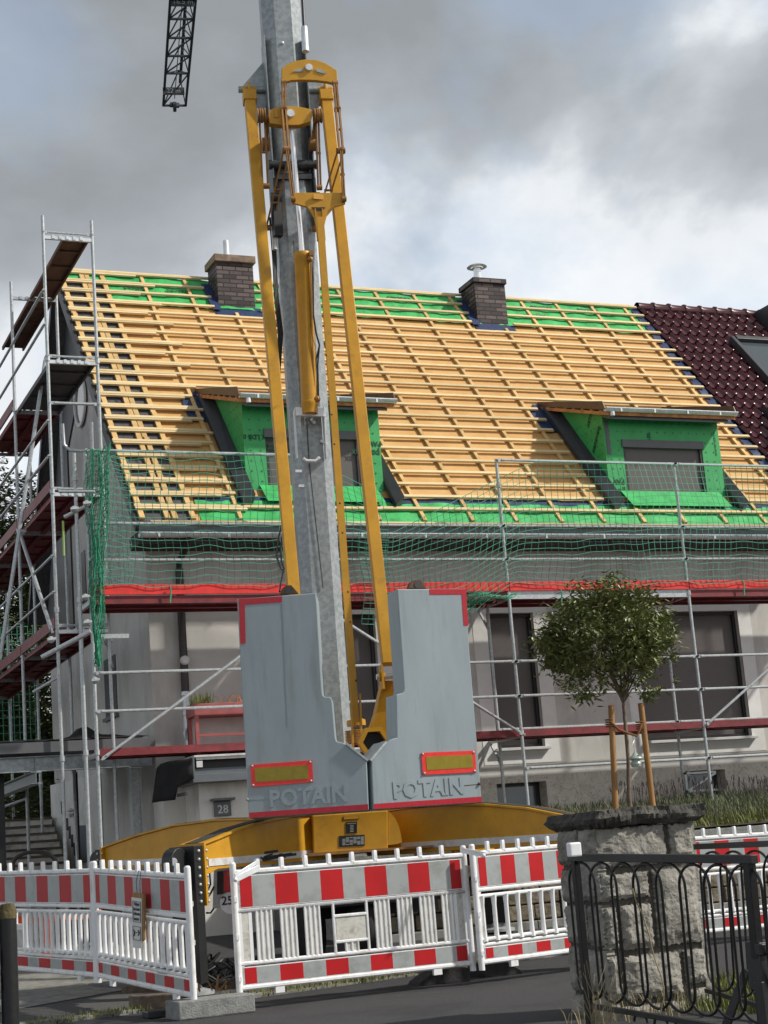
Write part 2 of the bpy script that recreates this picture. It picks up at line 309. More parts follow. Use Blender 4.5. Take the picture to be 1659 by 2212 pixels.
def slatmat(name, col, pitch, axis=2, rough=.5):
    m = mat(name, col, rough, var=.04); t = m.node_tree; b = t.nodes['Principled BSDF']
    tcn = t.nodes.new('ShaderNodeTexCoord'); sep = t.nodes.new('ShaderNodeSeparateXYZ'); t.links.new(tcn.outputs['Object'], sep.inputs[0])
    ml = t.nodes.new('ShaderNodeMath'); ml.operation = 'MULTIPLY'; ml.inputs[1].default_value = 1/pitch; t.links.new(sep.outputs[axis], ml.inputs[0])
    fr = t.nodes.new('ShaderNodeMath'); fr.operation = 'FRACT'; t.links.new(ml.outputs[0], fr.inputs[0])
    pw = t.nodes.new('ShaderNodeMath'); pw.operation = 'PINGPONG'; pw.inputs[1].default_value = .5; t.links.new(fr.outputs[0], pw.inputs[0])
    mn = t.nodes.new('ShaderNodeMath'); mn.operation = 'MINIMUM'; mn.inputs[1].default_value = .15; t.links.new(pw.outputs[0], mn.inputs[0])
    bn = t.nodes.new('ShaderNodeBump'); bn.inputs['Strength'].default_value = .22; bn.inputs['Distance'].default_value = .01
    t.links.new(mn.outputs[0], bn.inputs['Height']); t.links.new(bn.outputs[0], b.inputs['Normal']); return m
M['shutter'] = slatmat('roller_shutter', (0.105,0.092,0.088), .042)
def marble():
    m = mat('mottled_plinth_stone', (0.66,0.61,0.54), .7, var=.1, vscale=6, bump=.15)
    t = m.node_tree; b = t.nodes['Principled BSDF']; src = b.inputs['Base Color'].links[0].from_socket
    tcn = t.nodes.new('ShaderNodeTexCoord')
    w = t.nodes.new('ShaderNodeTexNoise'); w.inputs['Scale'].default_value = 5.5; w.inputs['Detail'].default_value = 6; w.inputs['Distortion'].default_value = 1.6
    r = t.nodes.new('ShaderNodeValToRGB'); e = r.color_ramp.elements; e[0].position = .478; e[0].color = (0,0,0,1); e[1].position = .522; e[1].color = (0,0,0,1)
    q = e.new(.50); q.color = (1,1,1,1)
    mx = t.nodes.new('ShaderNodeMix'); mx.data_type = 'RGBA'; mx.inputs[7].default_value = (.36,.29,.22,1)
    t.links.new(tcn.outputs['Object'], w.inputs['Vector']); t.links.new(w.outputs[0], r.inputs[0]); t.links.new(r.outputs[0], mx.inputs[0]); t.links.new(src, mx.inputs[6]); t.links.new(mx.outputs[2], b.inputs['Base Color'])
    return m
M['plinth'] = marble()
M['tile'] = mat('maroon_glazed_tile', (0.075,0.014,0.018), 0.25, var=.15, vscale=6, spec=.6)
# ------------------------------------------------------------------ ground
def gz(x, y): return 0.05*min(max(y-14.5, 0), 7.0)
def gpt(px, py, dz=0):               # the point of the street surface seen at a pixel
    z = 0.0
    for _ in range(8): p = at(px, py, Z=z+dz); z = gz(p.x, p.y)
    return p
g = MB(); ys = [-40, 0, 8, 14.5] + [14.5+k*.5 for k in range(1, 15)] + [30, 60, 300, 1500]
xs = [-1200, -300, -60, -20, 0, 4, 8, 12, 16, 20, 40, 80, 300, 1500]
nx = len(xs); g.add([(x, y, gz(x, y)) for y in ys for x in xs], [(j*nx+i, j*nx+i+1, (j+1)*nx+i+1, (j+1)*nx+i) for j in range(len(ys)-1) for i in range(nx-1)])
tag(g.build('ground', M['asph']), 'grey asphalt street surface rising gently toward the house', kind='structure')
# kerb strip below the barriers
kd = V(6.613-4.771, 15.394-14.751-.25, 0).normalized(); kn = V(-kd.y, kd.x, 0); kp = V(4.771, 14.62, 0)
mb = MB()
for k in range(-14, 26):
    a = kp+kd*(k*.5+.006); b = kp+kd*((k+1)*.5-.006); hz = random.uniform(.03, .042)
    mb.add([a+V(0,0,-.05), b+V(0,0,-.05), b+kn*.14+V(0,0,-.05), a+kn*.14+V(0,0,-.05), a+V(0,0,hz), b+V(0,0,hz), b+kn*.14+V(0,0,hz+.006), a+kn*.14+V(0,0,hz+.006)], [(4,5,6,7),(0,1,5,4),(1,2,6,5),(2,3,7,6),(3,0,4,7)])
tag(mb.build('kerb', M['kerb'], bevel=.006), 'weathered low kerb stones running under the barriers', kind='structure')
# old asphalt pavement behind the kerb
def strip(name, x0, x1, off0, off1, m, dz, label):
    s_ = MB(); P = []
    for k in range(0, 30):
        a = kp+kd*(x0+(x1-x0)*k/29)
        for o_ in (off0, (off0+off1)/2, off1):
            q = a+kn*o_; P.append((q.x, q.y, gz(q.x, q.y)+dz))
    s_.add(P, [(k*3+j, (k+1)*3+j, (k+1)*3+j+1, k*3+j+1) for k in range(29) for j in (0, 1)])
    return tag(s_.build(name, m), label, kind='structure')
strip('pavement', -7, 12, .14, 1.7, M['asph2'], .006, 'worn grey pavement strip behind the kerb')
# pale concrete driveway by the left barriers
qa, qb, qc, qd = gpt(-90, 2140), gpt(345, 2068), gpt(330, 2000), gpt(-90, 2040)
mb = MB(); G_ = []
for j in range(9):
    for i in range(13):
        p = (qa*(1-i/12)+qb*(i/12))*(1-j/8)+(qd*(1-i/12)+qc*(i/12))*(j/8); G_.append((p.x, p.y, gz(p.x, p.y)+.012))
mb.add(G_, [(j*13+i, j*13+i+1, j*13+14+i, j*13+13+i) for j in range(8) for i in range(12)])
tag(mb.build('driveway', M['kerb'], recalc=False), 'pale concrete driveway slab beside the left barriers', kind='structure')
# far kerb and raised front garden
KY = 18.2
mb = MB(); z0 = gz(0, KY)
for k in range(0, 22):
    mb.box(7.1+k*.75, 7.1+k*.75+.742, KY, KY+.13, z0-.1, z0+.09)
tag(mb.build('kerb', M['kerb'], bevel=.01), 'light kerb line at the foot of the garden wall', kind='structure')
TZ = 1.22
def tz(x, y): return TZ+max(0, min(1, (y-18.9)/3.0))*.46
mb = MB(); yy = [18.72, 19.3, 20, 20.7, 21.4, 22.0, 22.47]; xx = [7.35+k*.9 for k in range(20)]
mb.add([(x, y, tz(x, y)+(random.uniform(-.02,.02) if 0 < j < 6 else 0)) for j, y in enumerate(yy) for x in xx], [(j*20+i, j*20+i+1, (j+1)*20+i+1, (j+1)*20+i) for j in range(6) for i in range(19)])
tag(mb.build('terrain', M['soil']), 'raised garden bed in front of the house', kind='structure')
# stone retaining wall with a grey coping
rw = thing('garden_wall', (12, 18.7, z0), 'rough stone retaining wall with grey coping behind the right hand barriers', 'wall')
mb = MB(); rnd = random.Random(3)
mb.box(7.12, 24.4, 18.50, 18.74, 0, 1.10, 1)
z = .12
while z < 1.08:
    h = min(rnd.uniform(.13, .24), 1.09-z+.001); x = 7.1
    while x < 24.3:
        w = rnd.uniform(.2, .5); e_ = rnd.uniform(0, .035)
        mb.box(x+.008, x+w-.008, 18.44-e_, 18.52, z+.008, z+h-.008, 0); x += w
    z += h
mb.build('stonework', [mat('garden_wall_stone', (.11,.085,.06), .95, col2=(.22,.19,.14), vscale=3, bump=1, bscale=20, grime=(.05,.055,.025), gscale=3), M['mortar']], rw, bevel=.012)
mb = MB(); mb.box(7.08, 7.34, 18.5, 22.46, 0, 1.45)
mb.build('end_wall', M['conc'], rw)
mb = MB()
for k in range(19): mb.box(7.05+k*.92, 7.05+k*.92+.912, 18.36, 18.80, 1.10, 1.19)
mb.build('coping', M['conc'], rw, bevel=.008)

# ------------------------------------------------------------------ house
PC, PS = math.cos(math.radians(48.5)), math.sin(math.radians(48.5))
EY, EZ = 21.93, 5.92
def RP(x, s, h=0): return V(x, EY+s*PC-h*PS, EZ+s*PS+h*PC)
def roofxs(px, py):
    p = onp(px, py, RP(0, 0), V(0, -PS, PC)); return p.x, (p-RP(p.x, 0)).dot(V(0, PC, PS))
SR = 7.2; YR = EY+SR*PC; ZR = EZ+SR*PS; YB = 29.4
hs = thing('house', (11.5, 24, 0), 'detached house with its roof stripped to battens and green membrane', 'house')
GX, RX = 5.92, 17.07
def wallgrid(mb, x0, x1, z0, z1, holes, y0, y1, mi=0):
    xs = sorted({x0, x1, *[h[0] for h in holes], *[h[1] for h in holes]}); zs = sorted({z0, z1, *[h[2] for h in holes], *[h[3] for h in holes]})
    for i in range(len(xs)-1):
        for j in range(len(zs)-1):
            cx = (xs[i]+xs[i+1])/2; cz = (zs[j]+zs[j+1])/2
            if any(h[0] < cx < h[1] and h[2] < cz < h[3] for h in holes): continue
            mb.quad((xs[i],y0,zs[j]), (xs[i+1],y0,zs[j]), (xs[i+1],y0,zs[j+1]), (xs[i],y0,zs[j+1]), mi)
    for h in holes:
        a, b, c, d = h
        mb.quad((a,y0,c),(a,y1,c),(a,y1,d),(a,y0,d),mi); mb.quad((b,y0,c),(b,y0,d),(b,y1,d),(b,y1,c),mi)
        mb.quad((a,y0,d),(a,y1,d),(b,y1,d),(b,y0,d),mi); mb.quad((a,y0,c),(b,y0,c),(b,y1,c),(a,y1,c),mi)
FY = 22.48
WIN = [(8.25, 9.32, 2.62, 4.68), (11.14, 11.94, 2.62, 4.66), (13.72, 15.66, 2.62, 4.64)]
mb = MB(); wallgrid(mb, GX, RX, 2.19, 5.72, WIN, FY, FY+.32)
mb.quad((RX,FY,0),(RX,YB,0),(RX,YB,5.9),(RX,FY,5.9)); mb.quad((GX,YB,0),(RX,YB,0),(RX,YB,5.9),(GX,YB,5.9))
mb.build('front_wall', M['render'], hs, recalc=False)
# gable wall (5-gon) with small windows set proud of it
def gp(px, py): return at(px, py, X=GX)
mb = MB()
mb.add([(GX,FY,0),(GX,YB,0),(GX,YB,5.7),(GX,YR,ZR-.12),(GX,FY,5.7+.55*1.0)], [(0,1,2,3,4)])
mb.add([(GX+.3,FY,0),(GX+.3,YB,0),(GX+.3,YB,5.7),(GX+.3,YR,ZR-.12),(GX+.3,FY,5.7+.5)], [(4,3,2,1,0)])
mb.build('gable_wall', M['render'], hs, recalc=False)
mb = MB(); mb.prism([(GX-.03,27.25,5.1),(GX-.03,YB-.1,5.1),(GX-.03,YB-.1,5.9),(GX-.03,YR,ZR-.3),(GX-.03,25.6,EZ+(25.6-EY)*1.13-.35),(GX-.03,26.3,9.0),(GX-.03,27.25,8.3)], V(.028,0,0))
mb.build('gable_cladding', M['anthra'], hs)
for (a, b) in (((225,1428),(255,1541)), ((176,1195),(188,1290))):
    p = gp(*a); q_ = gp(*b); y0, y1 = min(p.y,q_.y), max(p.y,q_.y); zb, zt = q_.z, p.z
    w_ = MB().box(GX-.012, GX+.05, y0, y1, zb, zt).build('window', M['anthra'], hs)
    MB().box(GX-.05, GX-.012, y0-.06, y1+.06, zb-.05, zb).build('sill', M['greyboard'], w_)
ring = MB(); p = gp(178, 868); ring.lathe((GX-.03, p.y, p.z), V(-1,0,0), [(.42,0),(.42,.03),(.36,.03),(.36,.0)], 28)
wn = ring.build('round_window', M['band'], hs); MB().lathe((GX-.02, p.y, p.z), V(-1,0,0), [(.36,0),(.36,.012),(0,.012)], 28).build('pane', M['glass'], wn)
# plinth with cellar windows, plaster bands
CW = [(11.05, 11.88, 1.70, 2.10), (14.32, 15.05, 1.73, 2.12)]
mb = MB(); wallgrid(mb, GX+.0, RX, 0, 2.185, CW, FY-.035, FY+.32)
mb.quad((GX,FY-.035,2.185),(RX,FY-.035,2.185),(RX,FY,2.19),(GX,FY,2.19)); mb.quad((GX-.002,FY-.035,0),(GX-.002,FY,0),(GX-.002,FY,2.185),(GX-.002,FY-.035,2.185))
mb.build('plinth', M['plinth'], hs, recalc=False)
for i, (a, b, c, d) in enumerate(CW):
    wm = MB(); wm.box(a, b, FY+.20, FY+.24, c, d); f = wm.build('cellar_window', M['frame'], hs)
    MB().box(a+.08, b-.08, FY+.19, FY+.198, c+.06, d-.05).build('pane', M['glass'], f)
for (a, b, c, d) in WIN:
    bt = MB()
    for bx in ((a-.24,a,c-.24,d+.10),(b,b+.24,c-.24,d+.10),(a,b,d,d+.10),(a,b,c-.24,c-.04)):
        if bx[0] < GX: continue
        bt.box(bx[0], bx[1], FY-.006, FY+.01, bx[2], bx[3])
    bt.build('plaster_band', M['band'], hs)
for i, (a, b, c, d) in enumerate(WIN):
    f = MB().box(a, a+.05, FY+.08, FY+.2, c, d).box(b-.05, b, FY+.08, FY+.2, c, d).box(a+.05, b-.05, FY+.08, FY+.2, d-.05, d).box(a+.05, b-.05, FY+.08, FY+.2, c, c+.05).build('window', M['frame'], hs)
    MB().box(a+.05, b-.05, FY+.13, FY+.16, c+.05, d-.05).build('shutter', M['shutter'], f)
    MB().box(a-.05, b+.06, FY-.09, FY+.1, c-.045, c-.003).build('sill', M['sill'], f, bevel=.004)

# roof body
def slab(x0, x1, s0, s1, h0, h1, mb, mi=0):
    vs = [RP(x0,s0,h0),RP(x1,s0,h0),RP(x1,s1,h0),RP(x0,s1,h0),RP(x0,s0,h1),RP(x1,s0,h1),RP(x1,s1,h1),RP(x0,s1,h1)]
    return mb.add(vs, [(0,3,2,1),(4,5,6,7),(0,1,5,4),(1,2,6,5),(2,3,7,6),(3,0,4,7)], mi)
mb = MB(); slab(5.72, RX, 0.0, SR-.02, -.12, 0, mb, 0)
mb.prism([(5.72,YR,ZR-.01),(5.72,YB+.5,EZ),(5.72,YB+.5,EZ-.15),(5.72,YR,ZR-.2)], V(RX-5.72,0,0), 1)
mb.build('roof_boarding', [M['board'], M['felt']], hs)
mb = MB(); slab(5.715, 6.50, 0.0, SR-.30, .0, .006, mb); mb.build('felt_strip', M['felt'], hs)
mb = MB(); slab(5.655, 5.70, -.05, SR, -.13, .008, mb); mb.prism([(5.64,YR,ZR),(5.64,YB+.5,EZ+.02),(5.64,YB+.5,EZ-.2),(5.64,YR,ZR-.25)], V(.06,0,0)); mb.build('verge_board', M['anthra'], hs)
# wrinkled membranes
def sheet(x0, x1, s0, s1, h, amp, m, name, label=None, nx=60, ns=8, seed=1):
    r_ = random.Random(seed); mb = MB(); ph = [r_.uniform(0, 6.3) for _ in range(8)]
    vs = []
    for j in range(ns+1):
        for i in range(nx+1):
            x = x0+(x1-x0)*i/nx; s_ = s0+(s1-s0)*j/ns
            w = (math.sin(x*7+ph[0]+s_*3)+math.sin(x*13+ph[1]-s_*9)+math.sin(s_*22+x*2+ph[2]))*amp/3+r_.uniform(0, amp*.4)
            vs.append(RP(x, s_, h+max(0, w+amp*.5)))
    mb.add(vs, [(j*(nx+1)+i, j*(nx+1)+i+1, (j+1)*(nx+1)+i+1, (j+1)*(nx+1)+i) for j in range(ns) for i in range(nx)], 0, True)
    o = mb.build(name, m, hs, recalc=False)
    if label: o['label'] = label
    return o
sheet(6.46, RX-.1, 6.20, SR, .008, .022, M['green'], 'membrane', 'green membrane along the ridge', 150, 10, 5)
sheet(6.60, RX-.05, -.06, .50, .008, .016, M['green'], 'membrane', 'bright green membrane strip along the eave', 150, 6, 9)
sheet(6.60, RX-.1, .48, .62, .012, .01, M['bluetape'], 'sealing_tape', 'dark blue sealing tape above the eave membrane', 120, 2, 3)
sheet(5.74, 6.5, 6.88, SR, .010, .010, M['green'], 'membrane', 'small green membrane piece at the verge', 12, 3, 6)
sheet(RX-.14, RX+.06, .6, SR, .012, .014, M['bluetape'], 'sealing_tape', 'dark blue tape along the neighbouring tiles', 3, 120, 4)
# counter battens (up the slope)
cbx = [5.76, 6.12, 6.21, 6.47, 7.17, 7.92, 8.62, 9.29, 10.02, 10.79, 11.53, 12.30, 13.04, 13.77, 14.52, 15.28, 16.05, 16.78]
HO = 0.0
DX = [(7.46, 9.62), (13.52, 15.70)]
CH = [(8.36, 9.02, 26.08, 26.60, 11.46, 'weathered dark brick chimney with a thin vent pipe'), (13.28, 13.90, 26.04, 26.62, 11.46, 'brick')]
def cuts(x, w=.06):                  # spans of s where a batten running up the slope is free of dormers and chimneys
    sp = [(0.03, SR-.03)]
    for a, b in DX:
        if a-.12 < x < b+.12:
            sp = [(0.03, .55 if x < a+.15 or x > b-.15 else .42), (3.45, SR-.03)]
    for c in CH:
        if c[0]-.05 < x < c[1]+.05: sp = [(p, min(q_, 6.05)) for p, q_ in sp]
    return sp
for i, x in enumerate(cbx):
    w = .075 if x < 6.6 else .055
    for a, b in cuts(x):
        s_ = a; mb = MB()
        while s_ < b-.02:
            e_ = min(b, s_+random.uniform(2.0, 3.4)); jx = random.uniform(-.012, .012)
            slab(x+jx-w/2, x+jx+w/2, s_, e_, .012, .05, mb); s_ = e_
        mb.build('counter_batten', M['wood2'], hs)
# tile battens (across)
def free(s_):
    sp = []
    x = 5.68 + (0.0 if s_ < 6.9 else .1)
    bl = []
    for a, b in DX:
        top = 3.28
        if s_ < top: bl.append((a-.26 if s_ > .45 else 99, b+.06 if s_ > .45 else 0))
    for c in CH:
        if s_ > 6.15: bl.append((c[0]-.12, c[1]+.03))
    bl = sorted([q_ for q_ in bl if q_[0] < 90])
    for a, b in bl:
        sp.append((x, a+random.uniform(-.05, .03))); x = b+random.uniform(-.02, .05)
    sp.append((x, RX+random.uniform(-.06, .06)))
    return sp
rows = [7.165-.3275*k for k in range(22)]
for k, s_ in enumerate(rows):
    for a, b in free(s_):
        mb = MB(); x = a
        while x < b-.05:
            e_ = min(b, x+random.uniform(3.2, 4.8))
            if b-e_ < .5: e_ = b
            js = random.uniform(-.006, .006); jt = random.uniform(-.006, .006); wd = .029
            vs = []
            for h_ in (.05, .082):
                vs += [RP(x, s_+js-wd, h_), RP(e_, s_+jt-wd, h_), RP(e_, s_+jt+wd, h_), RP(x, s_+js+wd, h_)]
            mb.add(vs, [(0,3,2,1),(4,5,6,7),(0,1,5,4),(1,2,6,5),(2,3,7,6),(3,0,4,7)])
            x = e_
        mb.build('tile_batten', M['wood'], hs)
    # the doubled first lengths by the verge
    e_ = 7.05+(k % 2)*.28+random.uniform(-.05, .05)
    mb = MB(); slab(5.685, e_, s_-.075, s_-.034, .05, .080, mb); mb.build('short_batten', M['wood'], hs)
mb = MB(); slab(5.85, RX-.05, -.055, -.02, .012, .05, mb); mb.build('eave_batten', M['wood'], hs)
mb = MB(); slab(5.9, RX-.12, SR-.03, SR+.02, .05, .085, mb); mb.build('ridge_batten', M['wood'], hs)
# eave: fascia, gutter, soffit
mb = MB(); mb.box(5.70, RX, EY+.02, EY+.05, EZ-.19, EZ-.055); mb.build('fascia', M['greyboard'], hs)
mb = MB(); mb.box(5.70, RX, EY+.05, FY+.02, EZ-.30, EZ-.12); mb.build('soffit', M['soffit'], hs)
def gutter(x0, x1, y, z, r, parent, name='gutter', seam=1.0):
    mb = MB(); n = 8; vs = []
    for x in (x0, x1):
        for rr in (r, r-.006):
            vs += [(x, y+rr*math.cos(math.pi+math.pi*j/n), z+rr*math.sin(math.pi+math.pi*j/n)) for j in range(n+1)]
    m_ = n+1; fs = []
    for j in range(n): fs += [(j, j+1, 2*m_+j+1, 2*m_+j), (m_+j, 3*m_+j, 3*m_+j+1, m_+j+1)]
    mb.add(vs, fs, 0, True)
    mb.tube((x0, y-r, z), (x1, y-r, z), .011, 6)
    for e_ in (x0, x1): mb.prism([(e_, y+r*math.cos(math.pi+math.pi*j/n), z+r*math.sin(math.pi+math.pi*j/n)) for j in range(n+1)], V(.003 if e_ == x0 else -.003, 0, 0))
    x = x0+.25
    while x < x1:
        mb.box(x, x+.028, y-r-.006, y+r+.03, z-.004, z+.006); mb.box(x, x+.028, y-r-.012, y-r-.008, z-.06, z+.004); x += seam
    return mb.build(name, M['zinc'], parent, recalc=False)
gutter(5.68, RX, EY-.06, EZ-.175, .062, hs)
# chimneys
for i, (x0, x1, y0, y1, zt, lab) in enumerate(CH):
    c = MB().box(x0, x1, y0, y1, 10.1, zt).build('chimney', M['brick'], hs)
    if i == 0: MB().box(x0-.045, x1+.045, y0-.05, y1+.04, zt, zt+.13).build('cap', mat('stained_cap', (.22,.16,.115), .85, var=.3, vscale=8, bump=.4), c, bevel=.01)
    else:
        MB().box(x0-.035, x1+.03, y0-.035, y1+.03, zt-.075, zt+.02).build('cap', M['brick'], c, bevel=.006)
    cx, cy = (x0+x1)/2-(.05 if i == 0 else .08), (y0+y1)/2
    if i == 0: MB().lathe((cx,cy,zt+.14), V(0,0,1), [(.0,0),(.12,0),(.11,.04),(.055,.08),(.05,.36),(.046,.36),(.046,.1)], 16).build('vent_pipe', M['zinc'], c)
    else: MB().lathe((cx,cy,zt+.02), V(0,0,1), [(.0,0),(.13,.0),(.12,.04),(.17,.05),(.17,.055),(.075,.07),(.07,.28),(.115,.29),(.12,.31),(.19,.32),(.16,.345),(0,.37)], 18).build('flue_cowl', M['chrome'], c)
    c['label'] = 'brick chimney with flat cap and thin steel pipe' if i == 0 else 'brick chimney with a shiny mushroom shaped cowl'
    t = MB(); slab(x0-.1, x1+.08, 5.95, 6.28, .014, .022, t); slab(x0-.16, x0, 6.1, 7.0, .055, .062, t); t.build('base_tape', M['bluetape'], c)

# dormers
def dormer(x0, x1, lab, idx):
    y0 = 22.46; zt = 7.86; k = .325
    yb = y0+(zt-(EZ+(y0-EY)*PS/PC))/(PS/PC-k); zb = zt+k*(yb-y0)
    w0, w1, wz0, wz1 = x0+.33, x1-.35, 6.535, 7.42
    mb = MB()
    # front with the window opening
    wallgrid(mb, x0, x1, 6.2, zt, [(w0, w1, wz0, wz1)], y0, y0+.16)
    for x in (x0, x1): mb.add([(x,y0,6.2),(x,yb,zb-.6),(x,yb,zb),(x,y0,zt)], [(0,1,2,3)])
    mb.add([(x0,y0,zt),(x1,y0,zt),(x1,yb,zb),(x0,yb,zb)], [(0,1,2,3)])
    d = mb.build('dormer', M['green2'], hs, recalc=False); d['label'] = lab
    MB().box(w0-.02, w1+.02, y0-.03, y0+.10, wz1-.10, wz1+.03).build('shutter_box', M['deckgrey'], d, bevel=.003)
    f = MB().box(w0,w0+.045,y0+.01,y0+.1,wz0,wz1-.1).box(w1-.045,w1,y0+.01,y0+.1,wz0,wz1-.1).box(w0+.045,w1-.045,y0+.01,y0+.1,wz0,wz0+.03)
    f.build('window_frame', M['frame'], d)
    MB().box(w0+.045, w1-.045, y0+.05, y0+.07, wz0+.03, wz1-.1).build('shutter', M['shutter'], d)
    # apron under the window
    a = MB(); a.add([V(x0+.20,y0-.006,6.60),V(x1-.13,y0-.006,6.60),RP(x1-.13,.40,.10),RP(x0+.20,.40,.10)], [(0,1,2,3)])
    a.build('apron', M['green'], d, recalc=False)
    # roof of the dormer
    def dr(x, y, h): return V(x, y, zt+k*(y-y0)+h)
    ya, ye = y0-.33, yb+.12; xa, xb = x0-.17, x1+.14
    r_ = MB(); r_.prism([dr(xa,ya,.0),dr(xb,ya,.0),dr(xb,ye,.0),dr(xa,ye,.0)], V(0,0,.055)); r_.prism([dr(xa+.03,ya+.03,.075),dr(xb,ya+.03,.075),dr(xb,ye,.075),dr(xa+.03,ye,.075)], V(0,0,.02), 1)
    for j in range(7):
        yy_ = ya+.06+j*.28; r_.prism([dr(xa+.01,yy_,.055),dr(xb-.02,yy_,.055),dr(xb-.02,yy_+.07,.055),dr(xa+.01,yy_+.07,.055)], V(0,0,.02))
    r_.build('dormer_roof', [M['rough_wood'], M['anthra']], d)
    for x_ in (xa+.005, xb-.012):
        u = MB(); u.prism([dr(x_,ya-.06,.11),dr(x_,ya+.0,.23),dr(x_,ye,.14),dr(x_,ye,.06),dr(x_,ya,.09)], V(.012,0,0))
        u.build('side_flashing', M['brownmetal'], d)
    u = MB(); u.prism([dr(xa+.16,ya+.06,-.06),dr(xb-.1,ya+.06,-.06),dr(xb-.1,y0+.0,-.04),dr(xa+.16,y0+.0,-.04)], V(0,0,.05)); u.build('eave_board', M['greyboard'], d)
    gutter(xa+.03, xb+.02, ya-.02, zt+.0, .055, d, seam=.62)
    MB().lathe((xa+.16, ya-.02, zt-.12), V(0,0,1), [(.0,0),(.038,0),(.038,.07),(0.0,.07)], 12).build('outlet', M['zinc'], d)
    # dark valley flashing beside each cheek
    for s0, s1 in ((x0-.19, x0-.005), (x1+.005, x1+.15)):
        u = MB(); u.add([RP(s0,.30,.06),RP(s1,.42,.03),RP(s1,3.25,.03),RP(s0,3.25,.03),RP(s0,.30,.13),RP(s1,.42,.20),RP(s1,3.25,.20),RP(s0,3.25,.10)], [(0,3,2,1),(4,5,6,7),(0,1,5,4),(1,2,6,5),(2,3,7,6),(3,0,4,7)])
        u.build('valley_flashing', M['anthra'], d)
    u = MB(); slab(x0-.45, x0-.16, 2.6, 3.34, .016, .024, u); slab(x0-.3, x0+.05, 3.3, 3.45, .016, .024, u); u.build('sealing_tape', M['bluetape'], d)
    if idx: MB().box(x0+.03, x0+.10, y0-.008, y0-.002, 7.2, zt-.1).build('tape_strip', M['deckgrey'], d)
    # printed marks
    def fx(px, py): return onp(px, py, V(0, y0-.006, 0), V(0, 1, 0))
    P_, D_ = M['print'], d
    up = V(0,0,-1); rt = V(-1,0,0)
    if idx:
        lettering('pavatex', .15, onp(1287, 950, V(x0-.006,0,0), V(1,0,0)), V(0,.75,-1), V(0,1,.75), P_, D_, bold=.003)
        lettering('PAVATEX', .10, onp(1276, 897, V(x0-.006,0,0), V(1,0,0)), V(0,.75,-1), V(0,1,.75), P_, D_, bold=.002)
        lettering('PAV', .12, fx(1337, 1040), rt, up, P_, D_, bold=.003); lettering('pav', .15, fx(1340, 1062), rt, up, P_, D_, bold=.003)
        lettering('pa', .15, fx(1543, 1075), V(1,0,0), V(0,0,1), P_, D_, bold=.003); lettering('PA', .09, fx(1385, 898), V(1,0,0), V(0,0,1), P_, D_)
        lettering('0.02', .085, fx(1402, 945), V(0,0,1), V(-1,0,0), P_, D_, bold=.002)
        lettering('PAVATEX LDB 0.02', .05, fx(1545, 958), V(0,0,1), V(-1,0,0), P_, D_)
    else:
        lettering('PAVATEX LDB 0', .10, fx(575, 944), rt, up, P_, D_, bold=.003); lettering('pavatex', .15, fx(610, 968), rt, up, P_, D_, bold=.003)
        lettering('PAVA', .11, fx(806, 958), rt, up, P_, D_, bold=.003); lettering('pavatex', .15, fx(790, 978), rt, up, P_, D_, bold=.003)
    # small plus marks of the membrane print
    u = MB()
    for i in range(int((x1-x0)/.15)):
        for j in range(9):
            x = x0+.1+i*.15; z_ = 6.5+j*.155
            if w0-.06 < x < w1+.06 and z_ < wz1+.07: continue
            if z_ > zt-.06: continue
            u.box(x-.018, x+.018, y0-.0045, y0-.002, z_-.003, z_+.003); u.box(x-.003, x+.003, y0-.006, y0-.0046, z_-.018, z_+.018)
    for i in range(9):
        for j in range(9):
            y = y0+.08+i*.15; z_ = 6.6+j*.155
            if z_ < EZ+(y-EY)*PS/PC+.35 or z_ > zt+k*(y-y0)-.06: continue
            u.box(x0-.0045, x0-.002, y-.018, y+.018, z_-.003, z_+.003); u.box(x0-.006, x0-.0046, y-.003, y+.003, z_-.018, z_+.018)
    u.build('print_marks', mat('faint_print', (.018,.17,.05), .6), d)
dormer(*DX[0], 'green clad dormer partly hidden by the crane mast', 0)
dormer(*DX[1], 'green clad dormer nearer the tiled roof', 1)
for (x, s_) in ((9.9, 6.98), (10.75, 6.98), (11.95, 6.98), (14.9, 6.98), (15.9, 6.98), (7.0, 6.72), (7.75, 6.72), (14.6, 6.62)):
    lettering('pavatex', .15, RP(x, s_, .045), V(1,0,0), V(0,PC,PS), M['print'], hs, bold=.002)
for s_, x in ((3.05, 5.97), (2.7, 5.97), (1.4, 5.97), (1.05, 5.97)): lettering('pav', .12, RP(x, s_, .016), V(0,PC,PS), V(-1,0,0), M['mortar'], hs)
# downpipe, lamp
dpipe = MB().tube((6.37,FY-.08,3.60), (6.37,FY-.08,5.35), .055, 12).tube((6.37,FY-.08,2.35),(6.37,FY-.08,2.75),.055,12)
dpipe.path([(6.37,FY-.08,5.33),(6.37,FY-.12,5.45),(6.37,EY,5.60),(6.37,EY-.06,5.70)], .045, 10)
dpipe.build('downpipe', M['pbrown'], hs)
z_ = MB().tube((6.37,FY-.08,2.72),(6.37,FY-.08,3.62),.052,12).lathe((6.37,FY-.08,3.55),V(0,0,1),[(.05,0),(.066,.01),(.066,.06),(.05,.07)],12).lathe((6.37,FY-.08,3.28),V(0,0,1),[(.05,0),(.062,.01),(.062,.05),(.05,.06)],12)
z_.lathe((6.38,FY-.16,3.02),V(0,-1,0),[(.0,0),(.085,0),(.10,.012),(.10,.03),(.08,.036),(.075,.02),(0,.02)],20)
z_.build('downpipe_base', M['zinc'], hs)
MB().lathe((6.36,FY-.14,4.04),V(0,-1,0),[(0,0),(.065,0),(.065,.05),(.045,.07),(0,.075)],16).build('wall_lamp', M['sill'], hs)

